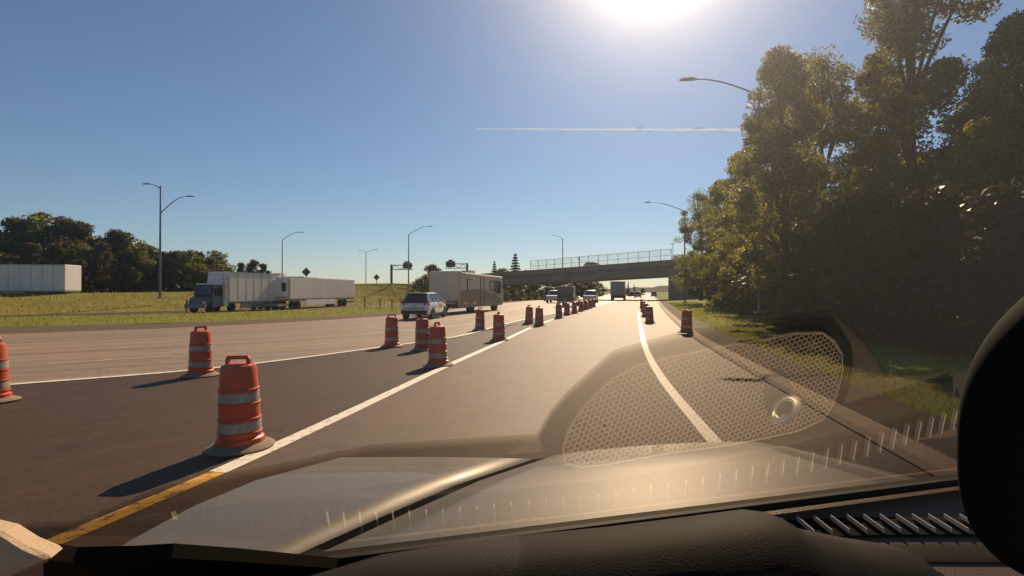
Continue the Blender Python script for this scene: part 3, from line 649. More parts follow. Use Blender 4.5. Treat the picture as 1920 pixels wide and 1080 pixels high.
# ------------------------------------------------------------------ pale building behind the trailers and fence posts on the bank
b = empty('roadside_building', (at(550, 547, 130).x, 130, .6))
MB().box((0, 0, 2.1), (7.6, 8, 4.2)).build('wall', M['roof'], b); MB().box((0, 0, 4.45), (8.6, 9, .45)).build('roof', M['white_paint'], b); MB().box((-3.3, 0, 5.1), (1.6, 3, .9)).build('roof_unit', M['roof'], b)
for k in range(3): MB().box((-2.2 + 2.2 * k, -4.02, 1.9), (1.3, .06, 1.2)).build('window', M['glass'], b)
tag(b, 'pale flat-roofed building showing above the trailers', 'building')
for px, y0, y1, lab in ((350, 566, 592, 'thin fence post left of the dark truck cab'), (684, 561, 581, 'first thin fence post right of the ribbed trailer'), (713, 561, 580, 'second thin fence post right of the ribbed trailer'), (735, 560, 579, 'third thin fence post, next to the white car')):
    d = 41 if px < 400 else 52; q = at(px, y1, d); o = empty('fence_post', (q.x, q.y, 0.0)); hh = (y1 - y0) / F * d
    MB().box((0, 0, hh / 2), (.09, .09, hh)).build('post', M['bark'], o); MB().box((0, 0, hh + .02), (.12, .12, .05)).build('post_cap', M['galv'], o)
    tag(o, lab, 'fence post', 'fence posts on the grass')

# ------------------------------------------------------------------ trees
def leaf_mesh(name, cen, size, rng, mat, up=.35, aspect=.62):
    n = len(cen); nrm = rng.normal(size=(n, 3)); nrm[:, 2] += up; nrm /= np.linalg.norm(nrm, axis=1)[:, None]
    a = rng.normal(size=(n, 3)); a -= nrm * (a * nrm).sum(1)[:, None]; a /= np.linalg.norm(a, axis=1)[:, None]; b = np.cross(nrm, a)
    s = (size * rng.uniform(.6, 1.35, n))[:, None]; a = a * s; b = b * s * aspect
    v = np.empty((n, 4, 3)); fold = nrm * s * .18
    v[:, 0] = cen - a; v[:, 1] = cen - b * .9 + fold; v[:, 2] = cen + a; v[:, 3] = cen + b * .9 + fold
    me = bpy.data.meshes.new(name); me.vertices.add(n * 4); me.vertices.foreach_set('co', v.reshape(-1).astype(np.float32))
    me.loops.add(n * 4); me.loops.foreach_set('vertex_index', np.arange(n * 4, dtype=np.int32))
    me.polygons.add(n); me.polygons.foreach_set('loop_start', np.arange(0, n * 4, 4, dtype=np.int32)); me.polygons.foreach_set('loop_total', np.full(n, 4, dtype=np.int32))
    me.update(calc_edges=True); me.materials.append(mat); return me
def clumps(rng, n, h, r, f0, prof, shell=.55):
    out = []
    while len(out) < n:
        f = rng.uniform(f0, 1.0); rr = r * prof(f); q = rng.uniform() ** shell; th = rng.uniform(0, 2 * math.pi)
        bulge = 1 + .22 * math.sin(3 * th + 7 * f) + .15 * math.sin(5 * th - 11 * f)
        out.append((rr * q * bulge * math.cos(th), rr * q * bulge * math.sin(th), h * f))
    return np.array(out)
PROF = {
    'round': lambda f: max(.12, math.sin(min(1, (f - .02) / .98) ** .75 * math.pi) ** .6),
    'tall': lambda f: max(.1, (1 - f) ** .45 * min(1, .5 + f * 2)),
    'cone': lambda f: max(.04, 1 - f) ** .9,
    'bush': lambda f: max(.15, (1 - f * f) ** .5),
}
def make_tree(seed, h, r, n, per, ls, mat, prof='round', f0=.12, cr=.75, name='tree', limbs=9, flat=.75):
    rng = np.random.default_rng(seed); rn = random.Random(seed); root = empty(name)
    cl = clumps(rng, n, h * .97, r, f0, PROF[prof])
    cen = []
    for c in cl:
        k = int(per * rng.uniform(.45, 1.5)); rad = cr * rng.uniform(.6, 1.4)
        p = rng.normal(size=(k, 3)); p /= np.linalg.norm(p, axis=1)[:, None] + 1e-6; p *= (rng.uniform(size=(k, 1)) ** .45) * rad; p[:, 2] *= flat
        cen.append(c + p)
    cen = np.concatenate(cen); cen[:, 2] = np.maximum(cen[:, 2], .1)
    t = MB(); x = y = 0; pts = []
    for k in range(8):
        f = k / 7; pts.append((x, y, h * .93 * f)); x += rn.uniform(-.2, .2); y += rn.uniform(-.2, .2)
    r0 = max(.05, h * .017); t.tube(pts, [r0 * (1.35 if k == 0 else 1) * (1 - .88 * k / 7) for k in range(8)], 9)
    for k in range(limbs):
        c = Vector(cl[rn.randrange(len(cl))]); f = max(.1, min(.85, c.z / h * .72)); i = min(6, int(f * 7)); b0 = Vector(pts[i]).lerp(Vector(pts[i + 1]), f * 7 - i); mid = b0.lerp(c, .5) + Vector((rn.uniform(-.3, .3), rn.uniform(-.3, .3), .3))
        t.tube([b0, mid, c, c + (c - mid).normalized() * .7], [r0 * .42 * (1 - f * .6), r0 * .26, r0 * .12, .012], 6)
    t.build('trunk', M['bark'], root, True, fix=False)
    link('crown', leaf_mesh('crown', cen, ls, rng, mat), root)
    return root
def conifer(seed, h, r, mat, n=9000, name='conifer'):
    rng = np.random.default_rng(seed); root = empty(name); MB().tube([(0, 0, 0), (0, 0, h)], [h * .018, .02], 8).build('trunk', M['bark'], root, True, fix=False)
    f = rng.uniform(0, 1, n) ** 1.3; lay = np.floor(f * 16) / 16; z = h * (.08 + .92 * lay + .02 * rng.uniform(size=n)); th = rng.uniform(0, 2 * math.pi, n)
    arm = 1 + .35 * np.sin(th * 6 + lay * 40) + .25 * np.sin(th * 3 + lay * 23)
    q = rng.uniform(size=n) ** .6 * r * (1.02 - lay) * arm; cen = np.stack([q * np.cos(th), q * np.sin(th), z - q * .28], 1)
    link('crown', leaf_mesh('crown', cen, .2, rng, mat, .8, .4), root); return root
_used = set()
def place(proto, loc, s=1.0, rz=0, label=None, cat='tree', group=None, sx=None):
    first = proto.name not in _used; _used.add(proto.name); o = proto if first else copy_tree(proto)
    o.location = loc; o.scale = ((sx or s), (sx or s), s); o.rotation_euler = (0, 0, rz); return tag(o, label, cat, group)

# tall wood on the right of the ramp
big = [make_tree(11, 14.0, 3.6, 130, 340, .082, M['leaf_gold'], 'round', .1, .75, limbs=16), make_tree(12, 15.5, 2.9, 120, 310, .082, M['leaf_olive'], 'tall', .08, .7, limbs=16),
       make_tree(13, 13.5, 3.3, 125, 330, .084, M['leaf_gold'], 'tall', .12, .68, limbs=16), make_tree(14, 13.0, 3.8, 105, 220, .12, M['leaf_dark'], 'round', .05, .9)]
spots = [  # x, y, variant, scale, label
    (23.4, 66, 0, .98, 'leafy autumn tree beside the right end of the bridge'),
    (21.2, 54, 2, .92, 'olive-brown tree next to the lamp in front of the bridge'),
    (18.8, 43, 0, .88, 'rounded golden tree in the middle of the slope of the right wood'),
    (16.6, 35, 2, .94, 'golden tree standing left of the nearest lamp pole'),
    (17.9, 30.5, 0, 1.06, 'broad yellow-brown tree behind the nearest lamp'),
    (11.9, 23.6, 2, .88, 'tree whose foliage hides the pole of the nearest lamp'),
    (16.6, 21.8, 1, 1.06, 'tallest tree, its narrow crown cut by the top of the photo'),
    (17.3, 19.4, 1, .62, 'thin ragged tree right of the tallest one'),
    (15.3, 16.0, 2, .70, 'dark tree above the mirror near the right edge'),
    (15.6, 14.0, 1, .72, 'dark tree cut off by the right edge of the photo'),
]
for i, (x, y, v, s, lab) in enumerate(spots): place(big[v], (x, y, .6), s, i * 1.9, lab, 'tree', 'tall trees of the wood on the right')
for i, (x, y, s) in enumerate(((25.5, 45, .8), (21.5, 24.5, .72), (20, 20.0, .68), (30, 70, .85), (23.5, 31, .7))):
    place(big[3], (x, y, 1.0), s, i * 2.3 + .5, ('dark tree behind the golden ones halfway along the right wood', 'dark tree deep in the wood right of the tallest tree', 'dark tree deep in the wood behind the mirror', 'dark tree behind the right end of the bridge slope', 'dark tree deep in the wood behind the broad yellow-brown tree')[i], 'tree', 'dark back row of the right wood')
for x, y, v, s, lab in ((19.9, 29.0, 2, .99, 'olive tree filling the gap left of the tallest tree'), (21.8, 25.0, 1, .62, 'olive tree filling the gap right of the tallest tree'), (24.0, 35.0, 0, .80, 'rounded tree glimpsed behind the gap in the wood')):
    place(big[v], (x, y, .9), s, x * 3, lab, 'tree', 'tall trees of the wood on the right')
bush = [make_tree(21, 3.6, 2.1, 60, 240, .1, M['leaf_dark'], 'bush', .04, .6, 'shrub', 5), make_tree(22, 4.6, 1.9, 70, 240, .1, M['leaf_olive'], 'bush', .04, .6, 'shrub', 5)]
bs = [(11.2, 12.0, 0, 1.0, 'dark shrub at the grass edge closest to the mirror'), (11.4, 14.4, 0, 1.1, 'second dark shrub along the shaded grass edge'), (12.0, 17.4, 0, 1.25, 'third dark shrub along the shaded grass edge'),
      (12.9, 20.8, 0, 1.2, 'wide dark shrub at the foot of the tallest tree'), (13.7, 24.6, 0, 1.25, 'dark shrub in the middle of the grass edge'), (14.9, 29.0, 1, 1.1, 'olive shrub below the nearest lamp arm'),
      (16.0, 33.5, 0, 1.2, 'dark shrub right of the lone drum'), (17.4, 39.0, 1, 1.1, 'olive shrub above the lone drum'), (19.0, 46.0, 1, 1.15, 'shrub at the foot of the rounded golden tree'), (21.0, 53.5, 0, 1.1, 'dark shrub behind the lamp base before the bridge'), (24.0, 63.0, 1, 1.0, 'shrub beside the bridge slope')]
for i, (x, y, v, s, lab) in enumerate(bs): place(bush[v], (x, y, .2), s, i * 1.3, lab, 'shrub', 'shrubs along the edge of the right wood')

# wood on the left behind the trailers
fart = [make_tree(31, 12, 3.6, 70, 95, .24, M['leaf_far'], 'round', .06, 1.05), make_tree(32, 12, 3.2, 65, 95, .24, M['leaf_far'], 'tall', .05, 1.0), make_tree(33, 11, 3.8, 70, 95, .24, M['leaf_olive'], 'round', .05, 1.1)]
lt = [(-20, 425, 84), (28, 412, 86), (72, 404, 88), (118, 408, 88), (152, 420, 90), (182, 444, 92), (214, 434, 94), (243, 441, 95), (272, 462, 97), (304, 474, 98), (338, 470, 100), (372, 474, 102), (402, 472, 102), (428, 500, 108), (452, 494, 118), (474, 487, 118), (494, 496, 120)]
ords = 'first second third fourth fifth sixth seventh eighth ninth tenth eleventh twelfth thirteenth fourteenth fifteenth sixteenth seventeenth'.split()
for i, (px, ty, d) in enumerate(lt):
    p = at(px, 547, d); hgt = EYE + (547 - ty) / F * d - .6; v = (0, 1, 2, 0, 1)[i % 5]; H0 = (12, 12, 11)[v]
    place(fart[v], (p.x, p.y, .6), hgt / H0, i * 2.1, f'brown-green tree in the left wood, {ords[i]} from the left edge', 'tree', 'trees of the wood on the left', sx=max(.6, hgt / H0 * (.95 if i > 12 else 1.2)))
for i, (px, d) in enumerate(((0, 78), (60, 80), (105, 80), (150, 82), (190, 84), (235, 84), (262, 86), (290, 88), (325, 90), (360, 92), (392, 95))):
    p = at(px, 547, d); place(fart[2 if i % 3 == 0 else 1], (p.x, p.y, .5), random.uniform(.55, .8), i * 1.7, f'low tree at the foot of the left wood, {ords[i]} from the left', 'tree', 'low front trees of the left wood', sx=.8)
# trees round the motorhome, the bridge and beyond
def pt(px, ty, d, zb, v, lab, cat='tree', group='trees around the bridge', wide=1.0):
    p = at(px, 547, d); hgt = EYE + (547 - ty) / F * d - zb; H0 = {0: 12, 1: 12, 2: 11}[v]; place(fart[v], (p.x, p.y, zb), hgt / H0, px * .7, lab, cat, group, sx=hgt / H0 * wide)
pt(812, 496, 74, 0, 0, 'round dark tree directly behind the motorhome', wide=1.25); pt(796, 516, 68, -.1, 2, 'low dark tree left of the motorhome', wide=1.4)
pt(775, 543, 62, -.1, 2, 'small shrub on the bank above the white car', 'shrub', wide=1.8)
cf = [conifer(41, 10, 2.4, M['leaf_conifer']), ]
for px, ty, d, s, lab in ((966, 474, 150, 1.1, 'tall dark conifer standing left of the bridge fence'), (927, 488, 150, .75, 'thin conifer left of the tall dark one'), (1178, 527, 200, .6, 'first small conifer seen under the bridge'), (1189, 531, 210, .55, 'second small conifer seen under the bridge')):
    p = at(px, 547, d); hgt = EYE + (547 - ty) / F * d; place(cf[0], (p.x, p.y, 0), hgt / 10, px, lab, 'tree', 'dark conifers around the bridge', sx=hgt / 10 * s)
k = 0
for px, ty, d in ((905, 516, 150), (945, 505, 152), (985, 508, 158), (1003, 512, 160), (1025, 514, 160), (1048, 512, 163), (1070, 513, 165), (1090, 513, 168), (1106, 514, 172), (1124, 531, 190), (1168, 538, 230), (1205, 541, 260)):
    pt(px, ty, d, 0, (0, 2, 1)[k % 3], f'dark tree behind the bridge, {ords[k]} from the left', wide=2.0, group='dark trees behind the bridge'); k += 1
k = 0
for px, ty, d in ((948, 545, 92), (962, 541, 96), (976, 544, 98), (990, 540, 104), (1004, 546, 108), (1018, 543, 112), (1034, 545, 118)):
    pt(px, ty, d, 0, (2, 0)[k % 2], f'low roadside shrub past the motorhome, {ords[k]} from the left', 'shrub', wide=1.5, group='low shrubs past the motorhome'); k += 1

# grass blades on the verge and the near median: nobody could count them
rng = np.random.default_rng(5)
def blades(name, ca, cb, n, d1, hgt, mat):
    i = (rng.uniform(0, 1, n) ** 1.5 * (len(ca) - 2)).astype(int); A = np.array([tuple(p) for p in ca]); B = np.array([tuple(p) for p in cb])
    f = rng.uniform(size=n)[:, None]; t = rng.uniform(size=n)[:, None]
    p = (A[i] * (1 - t) + A[i + 1] * t) * (1 - f) + (B[i] * (1 - t) + B[i + 1] * t) * f
    keep = (p[:, 1] < d1) & (p[:, 1] > 3); p = p[keep]; n = len(p); p[:, 2] -= .03
    th = rng.uniform(0, 6.28, n); wd = (.006 + .0006 * p[:, 1])[:, None]; dx = np.stack([np.cos(th), np.sin(th), th * 0], 1) * wd; lean = rng.normal(size=(n, 3)) * .05; lean[:, 2] = hgt * rng.uniform(.5, 1.5, n)
    v = np.stack([p - dx, p + dx, p + lean], 1); me = bpy.data.meshes.new(name); me.vertices.add(n * 3); me.vertices.foreach_set('co', v.reshape(-1).astype(np.float32))
    me.loops.add(n * 3); me.loops.foreach_set('vertex_index', np.arange(n * 3, dtype=np.int32)); me.polygons.add(n); me.polygons.foreach_set('loop_start', np.arange(0, n * 3, 3, dtype=np.int32)); me.polygons.foreach_set('loop_total', np.full(n, 3, dtype=np.int32))
    me.update(calc_edges=True); me.materials.append(mat); o = link(name, me); return o
M['blade'] = leafmat('grass_blades', [(.15, .16, .018), (.22, .24, .022), (.32, .28, .035)], .55)
tag(blades('verge_grass', r1, r2, 90000, 75, .10, M['blade']), 'short yellow-green grass on the verge right of the kerb', 'grass', kind='stuff')
tag(blades('bank_grass', conts[3], conts[4], 60000, 125, .2, M['blade']), 'tall yellow-green grass on the bank behind the trailers', 'grass', kind='stuff')
tag(blades('median_grass', conts[0], conts[1], 60000, 80, .13, M['blade']), 'yellow-green grass strip left of the highway', 'grass', kind='stuff')

# ------------------------------------------------------------------ the car the picture is taken from
GN = Vector((-.15, .54, .83)).normalized(); GD = .12; ZD = EYE - .343; DK = .3; EYEV = Vector((0, 0, EYE))      # windshield plane (outward normal, distance from the eye) and dashboard height
def on_glass(px, py):
    d = Vector(((px - 960) / F, 1, -(py - 547) / F)); return EYEV + d * (GD / d.dot(GN))
def mirrored(px, py, z=ZD):      # the point of the dashboard that the windshield shows at this pixel
    d = Vector(((px - 960) / F, 1, -(py - 547) / F)); c = d.dot(GN); h = EYEV + d * (GD / c); r = d - GN * (2 * c)
    b0 = (GD + GN.z * .343) / GN.y; b1 = -GN.x / GN.y; f = h.z - z + DK * (b0 + b1 * h.x - h.y); g = r.z + DK * (b1 * r.x - r.y); return h - r * (f / g)
def dz(x, y): return ZD - DK * (base(x) - y)      # the dashboard falls away from the glass
car = tag(empty('car', (0, .4, 0)), 'silver car carrying the camera: hood, dark dashboard and windshield at the bottom', 'car')
def cpart(mb, name, mat, parent=car, smooth=False, fix=True):
    o = mb.build(name, mat, parent, smooth, fix); 
    if parent is car: o.location = (0, -.4, 0)
    return o
M['dash'] = pbr('dashboard_plastic', (.12, .082, .052), (.095, .064, .04), 3, .45, .5, bump=.2, bscale=420)
M['dash_panel'] = pbr('dashboard_pad', (.010, .0065, .0042), (.007, .0045, .003), 3, .65, .2, bump=.12, bscale=700)
M['mesh_metal'] = pbr('speaker_mesh', (.64, .46, .31), (.52, .375, .25), 6, .4, .5, metal=.2)
M['cavity'] = pbr('speaker_cavity', (.012, .01, .008), None, 4, .9, .1)
M['fin'] = pbr('vent_fin', (.6, .54, .46), None, 4, .35, .5)
M['chrome'] = pbr('chrome_ring', (.7, .64, .56), None, 4, .35, .5, metal=.8)
M['pod'] = pbr('dash_pod_pad', (.010, .006, .0036), (.006, .0036, .0022), 3, .7, .12, bump=.1, bscale=900)
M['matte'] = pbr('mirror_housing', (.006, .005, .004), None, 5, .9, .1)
M['beige'] = pbr('beige_trim', (.42, .3, .19), (.37, .26, .165), 3, .75, .25, bump=.2, bscale=300)
# windshield base line (where the glass meets the dashboard height) in plan: y = base(x)
def base(x): return (GD + GN.z * (EYE - ZD) - GN.x * x) / GN.y
# dashboard top: a grid from the glass back towards the seats, bulging slightly
vs, fs = [], []; nx, ny = 60, 14
for i in range(nx + 1):
    x = -1.0 + 2.3 * i / nx; yb = base(x) - .004
    for j in range(ny + 1):
        y = yb - (yb + .05) * (j / ny); vs.append((x, y, dz(x, y) - .002))
for i in range(nx):
    for j in range(ny): a = i * (ny + 1) + j; fs.append((a, a + 1, a + ny + 2, a + ny + 1))
dash = cpart(MB().add(vs, fs), 'dashboard', M['dash'], smooth=True)
for f in range(0): pass
# padded lip at the glass, black moulding on the left
lip = MB(); rr = []
for i in range(41):
    x = -.95 + 2.2 * i / 40; y = base(x) - .018; z = ZD + .008; k = .016
    rr.append([(x, y + k * math.cos(a), z + k * .55 * math.sin(a)) for a in (0, .8, 1.6, 2.4, 3.14, 4.2, 5.2)])
cpart(lip.loft(rr), 'dash_lip', M['dash_panel'], smooth=True)
mo = MB(); ml = [(96, 1004), (150, 1014), (260, 1012), (330, 1008), (450, 1018), (600, 1034), (760, 1052)]
top = [on_glass(a, b) - GN * .004 for a, b in ml]; bot = [on_glass(a, b + 55) - GN * .004 for a, b in ml]
mo.loft([[a, b, b - GN * .012, a - GN * .012] for a, b in zip(top, bot)]); cpart(mo, 'windshield_moulding', M['pod'])
# speaker: dark recessed frame, honeycomb mesh, chrome ring
grille_px = [(1062, 858), (1066, 800), (1120, 730), (1180, 686), (1300, 656), (1420, 635), (1530, 622), (1565, 660), (1560, 720), (1530, 780), (1430, 812), (1250, 840)]
frame_px = [(1028, 866), (1032, 800), (1068, 742), (1150, 670), (1290, 634), (1430, 612), (1545, 596), (1590, 640), (1592, 700), (1565, 775), (1500, 808), (1300, 846)]
def closed(px):
    c = catmull([(a, b) for a, b in px[-3:] + px + px[:3]], 22); i0 = min(range(len(c)), key=lambda i: (c[i] - Vector((*px[0], 0))).length + (i > len(c) // 2) * 1e4); i1 = min(range(len(c)), key=lambda i: (c[i] - Vector((*px[0], 0))).length + (i < len(c) // 2) * 1e4)
    return [mirrored(p.x, p.y) for p in c[i0:i1]]
gp = closed(grille_px); fp = closed(frame_px)
speaker = cpart(MB().prism([q + Vector((0, 0, .0005)) for q in fp], (0, 0, .004)), 'speaker_frame', M['cavity'])
def inside(x, y, poly):
    c = False; n = len(poly)
    for i in range(n):
        a, b = poly[i], poly[(i + 1) % n]
        if (a.y > y) != (b.y > y) and x < (b.x - a.x) * (y - a.y) / (b.y - a.y) + a.x: c = not c
    return c
hx, hy = .0090, .0064; hm = MB(); x0, x1 = min(q.x for q in gp), max(q.x for q in gp); y0, y1 = min(q.y for q in gp), max(q.y for q in gp); ro, ri = .00525, .0040
j = 0; y = y0; zt = .0085
while y < y1:
    x = x0 + (hx / 2 if j % 2 else 0)
    while x < x1:
        if inside(x, y, gp):
            A = [(math.cos(R(30 + 60 * k)), math.sin(R(30 + 60 * k))) for k in range(6)]
            hm.add([(x + c * ro, y + s * ro * .95, dz(x, y) + zt + DK * s * ro * .95) for c, s in A] + [(x + c * ri, y + s * ri * .8, dz(x, y) + zt + DK * s * ri * .8) for c, s in A] + [(x + c * ri, y + s * ri * .8, dz(x, y) + zt - .002 + DK * s * ri * .8) for c, s in A],
                   [(k, (k + 1) % 6, 6 + (k + 1) % 6, 6 + k) for k in range(6)] + [(6 + k, 6 + (k + 1) % 6, 12 + (k + 1) % 6, 12 + k) for k in range(6)])
        x += hx
    y += hy; j += 1
hmo = cpart(hm, 'speaker_mesh', M['mesh_metal'], speaker, fix=False); hmo['kind'] = 'stuff'
rim = MB(); n = len(gp); cg = sum(gp, Vector()) / n
rim.tube([q + (q - cg) * .02 + Vector((0, 0, .007)) for q in gp] + [gp[0] + (gp[0] - cg) * .02 + Vector((0, 0, .007))], .0026, 6, cap=False); cpart(rim, 'speaker_rim', M['beige'], speaker)
rc = mirrored(1460, 757)
MB().lathe([(.0235, .006), (.0275, .010), (.0285, .013), (.0265, .016), (.0235, .0135), (.0185, .011), (.0165, .0125), (.0145, .011)], 28, (rc.x, rc.y, rc.z + .002), cap=False).build('sensor_ring', M['chrome'], speaker, True)
MB().lathe([(.0260, .004), (.0260, .0098), (.001, .0102)], 28, (rc.x, rc.y, rc.z + .002)).build('sensor_lens', M['cavity'], speaker, True)
# defroster slot with its fins, running along the glass
tops = [(300, 948), (408, 943), (517, 947), (600, 948), (732, 946), (830, 941), (1030, 924), (1127, 913), (1187, 905), (1335, 880), (1467, 852), (1582, 823), (1664, 799), (1760, 770), (1850, 742)]
def tcurve(px):
    for (a, b), (c, d) in zip(tops, tops[1:]):
        if a <= px <= c: return b + (d - b) * (px - a) / (c - a)
    return tops[-1][1]
slot = MB(); rr = []
pxs = [305 + 30 * k for k in range(52)]
for px in pxs:
    a = mirrored(px, tcurve(min(px, 1849)) - 3); b = mirrored(px + 8 - (px - 330) * .012, tcurve(min(px, 1849)) + 40); rr.append([a + Vector((0, 0, .001)), b + Vector((0, 0, .001)), b + Vector((0, 0, .0035)), a + Vector((0, 0, .0035))])
vent = cpart(slot.loft(rr), 'defroster_vent', M['cavity'])
px = 330.0
while px < 1835:
    a = mirrored(px, tcurve(px)); b = mirrored(px + 10 - (px - 330) * .0125, tcurve(px) + 36)
    t = (b - a); t.z = 0; t.normalize(); s = Vector((-t.y, t.x, 0)) * .0011; u = Vector((0, 0, .004)); v = Vector((0, 0, .011))
    MB().loft([[a - s + u, a + s + u, a + s + v, a - s + v], [b - s + u, b + s + u, b + s + v, b - s + v]]).build('vent_fin', M['fin'], vent)
    px += 27 + 5.5 * math.sin(min(1, max(0, (px - 300) / 900)) * math.pi / 2) - max(0, (px - 1250) * .021)
# padded ridge behind the slot; it sinks into the dashboard on the right
rg = MB(); rr = []
for k in range(48):
    px = 280 + 32 * k; c = mirrored(px, tcurve(min(px, 1849)) - 16); c2 = mirrored(px, tcurve(min(px, 1849)) - 58); hgt = .010 * min(1, max(.1, (1560 - px) / 190)); m_ = (c + c2) / 2; e = (c - c2) / 2
    if (e.x ** 2 + e.y ** 2) ** .5 > .022: e = e * (.022 / (e.x ** 2 + e.y ** 2) ** .5); m_ = c - e
    rr.append([m_ + e * math.cos(a) + Vector((0, 0, .0005 + hgt * max(0, math.sin(a)))) for a in (0, .4, .9, 1.57, 2.2, 2.75, 3.14)])
cpart(rg.loft(rr), 'dash_ridge', M['dash_panel'], smooth=True)
# gauge hood: a dark padded hump behind the slot on the driver's side
rr = []
for k in range(27):
    px = 308 + 26 * k; c = mirrored(px, tcurve(max(px, 300)) + 18) + Vector((.268, -.963, 0)) * .115; f = min(1, max(0, (985 - px) / 110)) ** .5; zb = dz(c.x, c.y); zt_ = zb + max(.004, (EYE - .535 * c.y - zb)) * f + .001
    rr.append([Vector((c.x + .268 * -t, c.y + .963 * t, zb + (zt_ - zb) * hh - (0 if hh else .03))) for t, hh in ((.05, 0), (.035, .45), (.015, .9), (0, 1), (-.03, .93), (-.07, .6), (-.1, 0))])
cpart(MB().loft(rr), 'gauge_hood', M['dash_panel'], smooth=True)
# beige pillar trim at the lower left corner
pl = MB().prism([at(-60, 985, .3), at(4, 1000, .3), at(45, 1026, .3), at(104, 1050, .3), at(36, 1077, .3), at(-60, 1130, .3)], (-.015, .03, -.006)); bevel(cpart(pl, 'pillar_trim', M['beige']), .006)
# rear-view mirror: dark rounded housing close to the lens on the right
mc = Vector((.338, .235, 1.662)); vs, fs = [], []; nu, nv = 72, 40
for i in range(nv + 1):
    ph = -math.pi / 2 + math.pi * i / nv
    for k in range(nu):
        th = 2 * math.pi * k / nu; e = .78
        f = lambda a: math.copysign(abs(a) ** e, a)
        p = Vector((.165 * f(math.cos(ph)) * f(math.cos(th)), .022 * f(math.cos(ph)) * f(math.sin(th)), .078 * f(math.sin(ph))))
        p.z += .02 * (p.x / .13); vs.append(mc + Matrix.Rotation(R(10), 3, 'Z') @ p)
for i in range(nv):
    for k in range(nu): fs.append((i * nu + k, i * nu + (k + 1) % nu, (i + 1) * nu + (k + 1) % nu, (i + 1) * nu + k))
mirror = cpart(MB().add(vs, fs), 'rear_view_mirror', M['matte'], smooth=True)
MB().tube([mc + Vector((.02, .02, .05)), mc + Vector((.03, .05, .14)), mc + Vector((.03, .02, .22))], .011, 10).build('mirror_stem', M['matte'], mirror, True)
# hood: raised centre panel with flanks, lower wings, front rolled down
zh = 1.1
def hp(px, py, z): return gd(px, py, z)
Lc = [hp(600, 1036, zh), hp(760, 962, zh), hp(900, 900, zh), hp(1042, 846, zh)]; Rc = [hp(1860, 950, zh), hp(1730, 908, zh), hp(1560, 862, zh), hp(1420, 822, zh)]
ctr = MB(); rows = []
for i, (a, b) in enumerate(zip(Lc, Rc)):
    row = []
    for k in range(13):
        t = k / 12; p = a.lerp(b, t); p.z += .014 * (1 - (2 * t - 1) ** 2) + (-.012 if i == 3 else 0); row.append(p)
    rows.append(row)
rows.insert(0, [p + Vector((-.1, -.2, .005)) for p in rows[0]])
rows.append([p + Vector((.03, .12, -.06)) for p in rows[-1]]); rows.append([p + Vector((.02, .06, -.25)) for p in rows[-1]])
def sheet(rows):
    n = len(rows[0]); return MB().add([p for r in rows for p in r], [(i * n + k, i * n + k + 1, (i + 1) * n + k + 1, (i + 1) * n + k) for i in range(len(rows) - 1) for k in range(n - 1)])
def hood_part(rows, name, parent=car):
    o = cpart(sheet(rows), name, M['silver_paint'], parent, True); 
    if sum(p.normal.z for p in o.data.polygons) < 0: o.data.flip_normals()
    m = o.modifiers.new('thick', 'SOLIDIFY'); m.thickness = .008; m.offset = -1; return o
hood = hood_part(rows, 'hood')
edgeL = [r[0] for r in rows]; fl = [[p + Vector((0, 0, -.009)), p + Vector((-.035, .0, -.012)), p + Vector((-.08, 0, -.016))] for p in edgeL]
o = cpart(sheet(fl), 'hood_flank_shade', M['matte'], hood, True)  # flat black strip, painted in for the shade on the panel's left flank
outer = [hp(60, 1130, 1.0), hp(250, 1010, 1.0), hp(360, 950, 1.0), hp(480, 900, 1.0), hp(640, 857, 1.0)]; outer += [outer[-1] + Vector((.03, .12, -.06)), outer[-1] + Vector((.05, .18, -.3))]
wl = []
for p, q2 in zip(edgeL, outer):
    q = p + Vector((-.0801, 0, -.015)); wl.append([q.lerp(q2, t) + Vector((0, 0, .004 * math.sin(math.pi * t))) for t in (0, .2, .4, .6, .8, 1)] + [q2 + Vector((-.05, -.03, -.08)), q2 + Vector((-.07, -.03, -.3))])
hood_part(wl, 'fender', hood)
edgeR = [r[-1] for r in rows]; wr = []
for p in edgeR: wr.append([p + Vector((-.02, 0, -.012)), p + Vector((.12, 0, -.02)), p + Vector((.2, 0, -.08)), p + Vector((.22, 0, -.3))])
hood_part(wr, 'fender', hood)
cw = MB(); cpart(cw.loft([[(x, base(x) + .02, ZD - .03), (x, base(x) + .36, 1.085), (x, base(x) + .36, 1.0), (x, base(x) + .02, 1.2)] for x in np.linspace(-.8, 1.2, 12)]), 'cowl', M['black'])
# body and wheels below the hood and dashboard
bx_, by_ = Vector((math.sin(R(9)), math.cos(R(9)), 0)), Vector((math.cos(R(9)), -math.sin(R(9)), 0)); org = Vector((.12, .4, 0)); rr = []
for t, z0, z1, hw in ((-2.9, .5, .9, .8), (-2.6, .34, .98, .9), (-1.0, .28, 1.0, .93), (.3, .28, .97, .92), (1.3, .3, .94, .9), (1.72, .38, .8, .8)):
    rr.append([org + bx_ * t + by_ * (k * hw) + Vector((0, 0, z)) for k, z in ((-.94, z0), (.94, z0), (1, z0 + .2), (1, z1 - .12), (.93, z1), (-.93, z1), (-1, z1 - .12), (-1, z0 + .2))])
body = cpart(MB().loft(rr), 'lower_body', M['silver_paint'], smooth=True)
for t in (-1.9, 1.05):
    for k in (-.82, .82):
        w_ = wheel(car, 0, 0, .36); p = org + bx_ * t + by_ * k; w_.location = (p.x, p.y - .4, .36); w_.rotation_euler = (0, 0, -R(9))
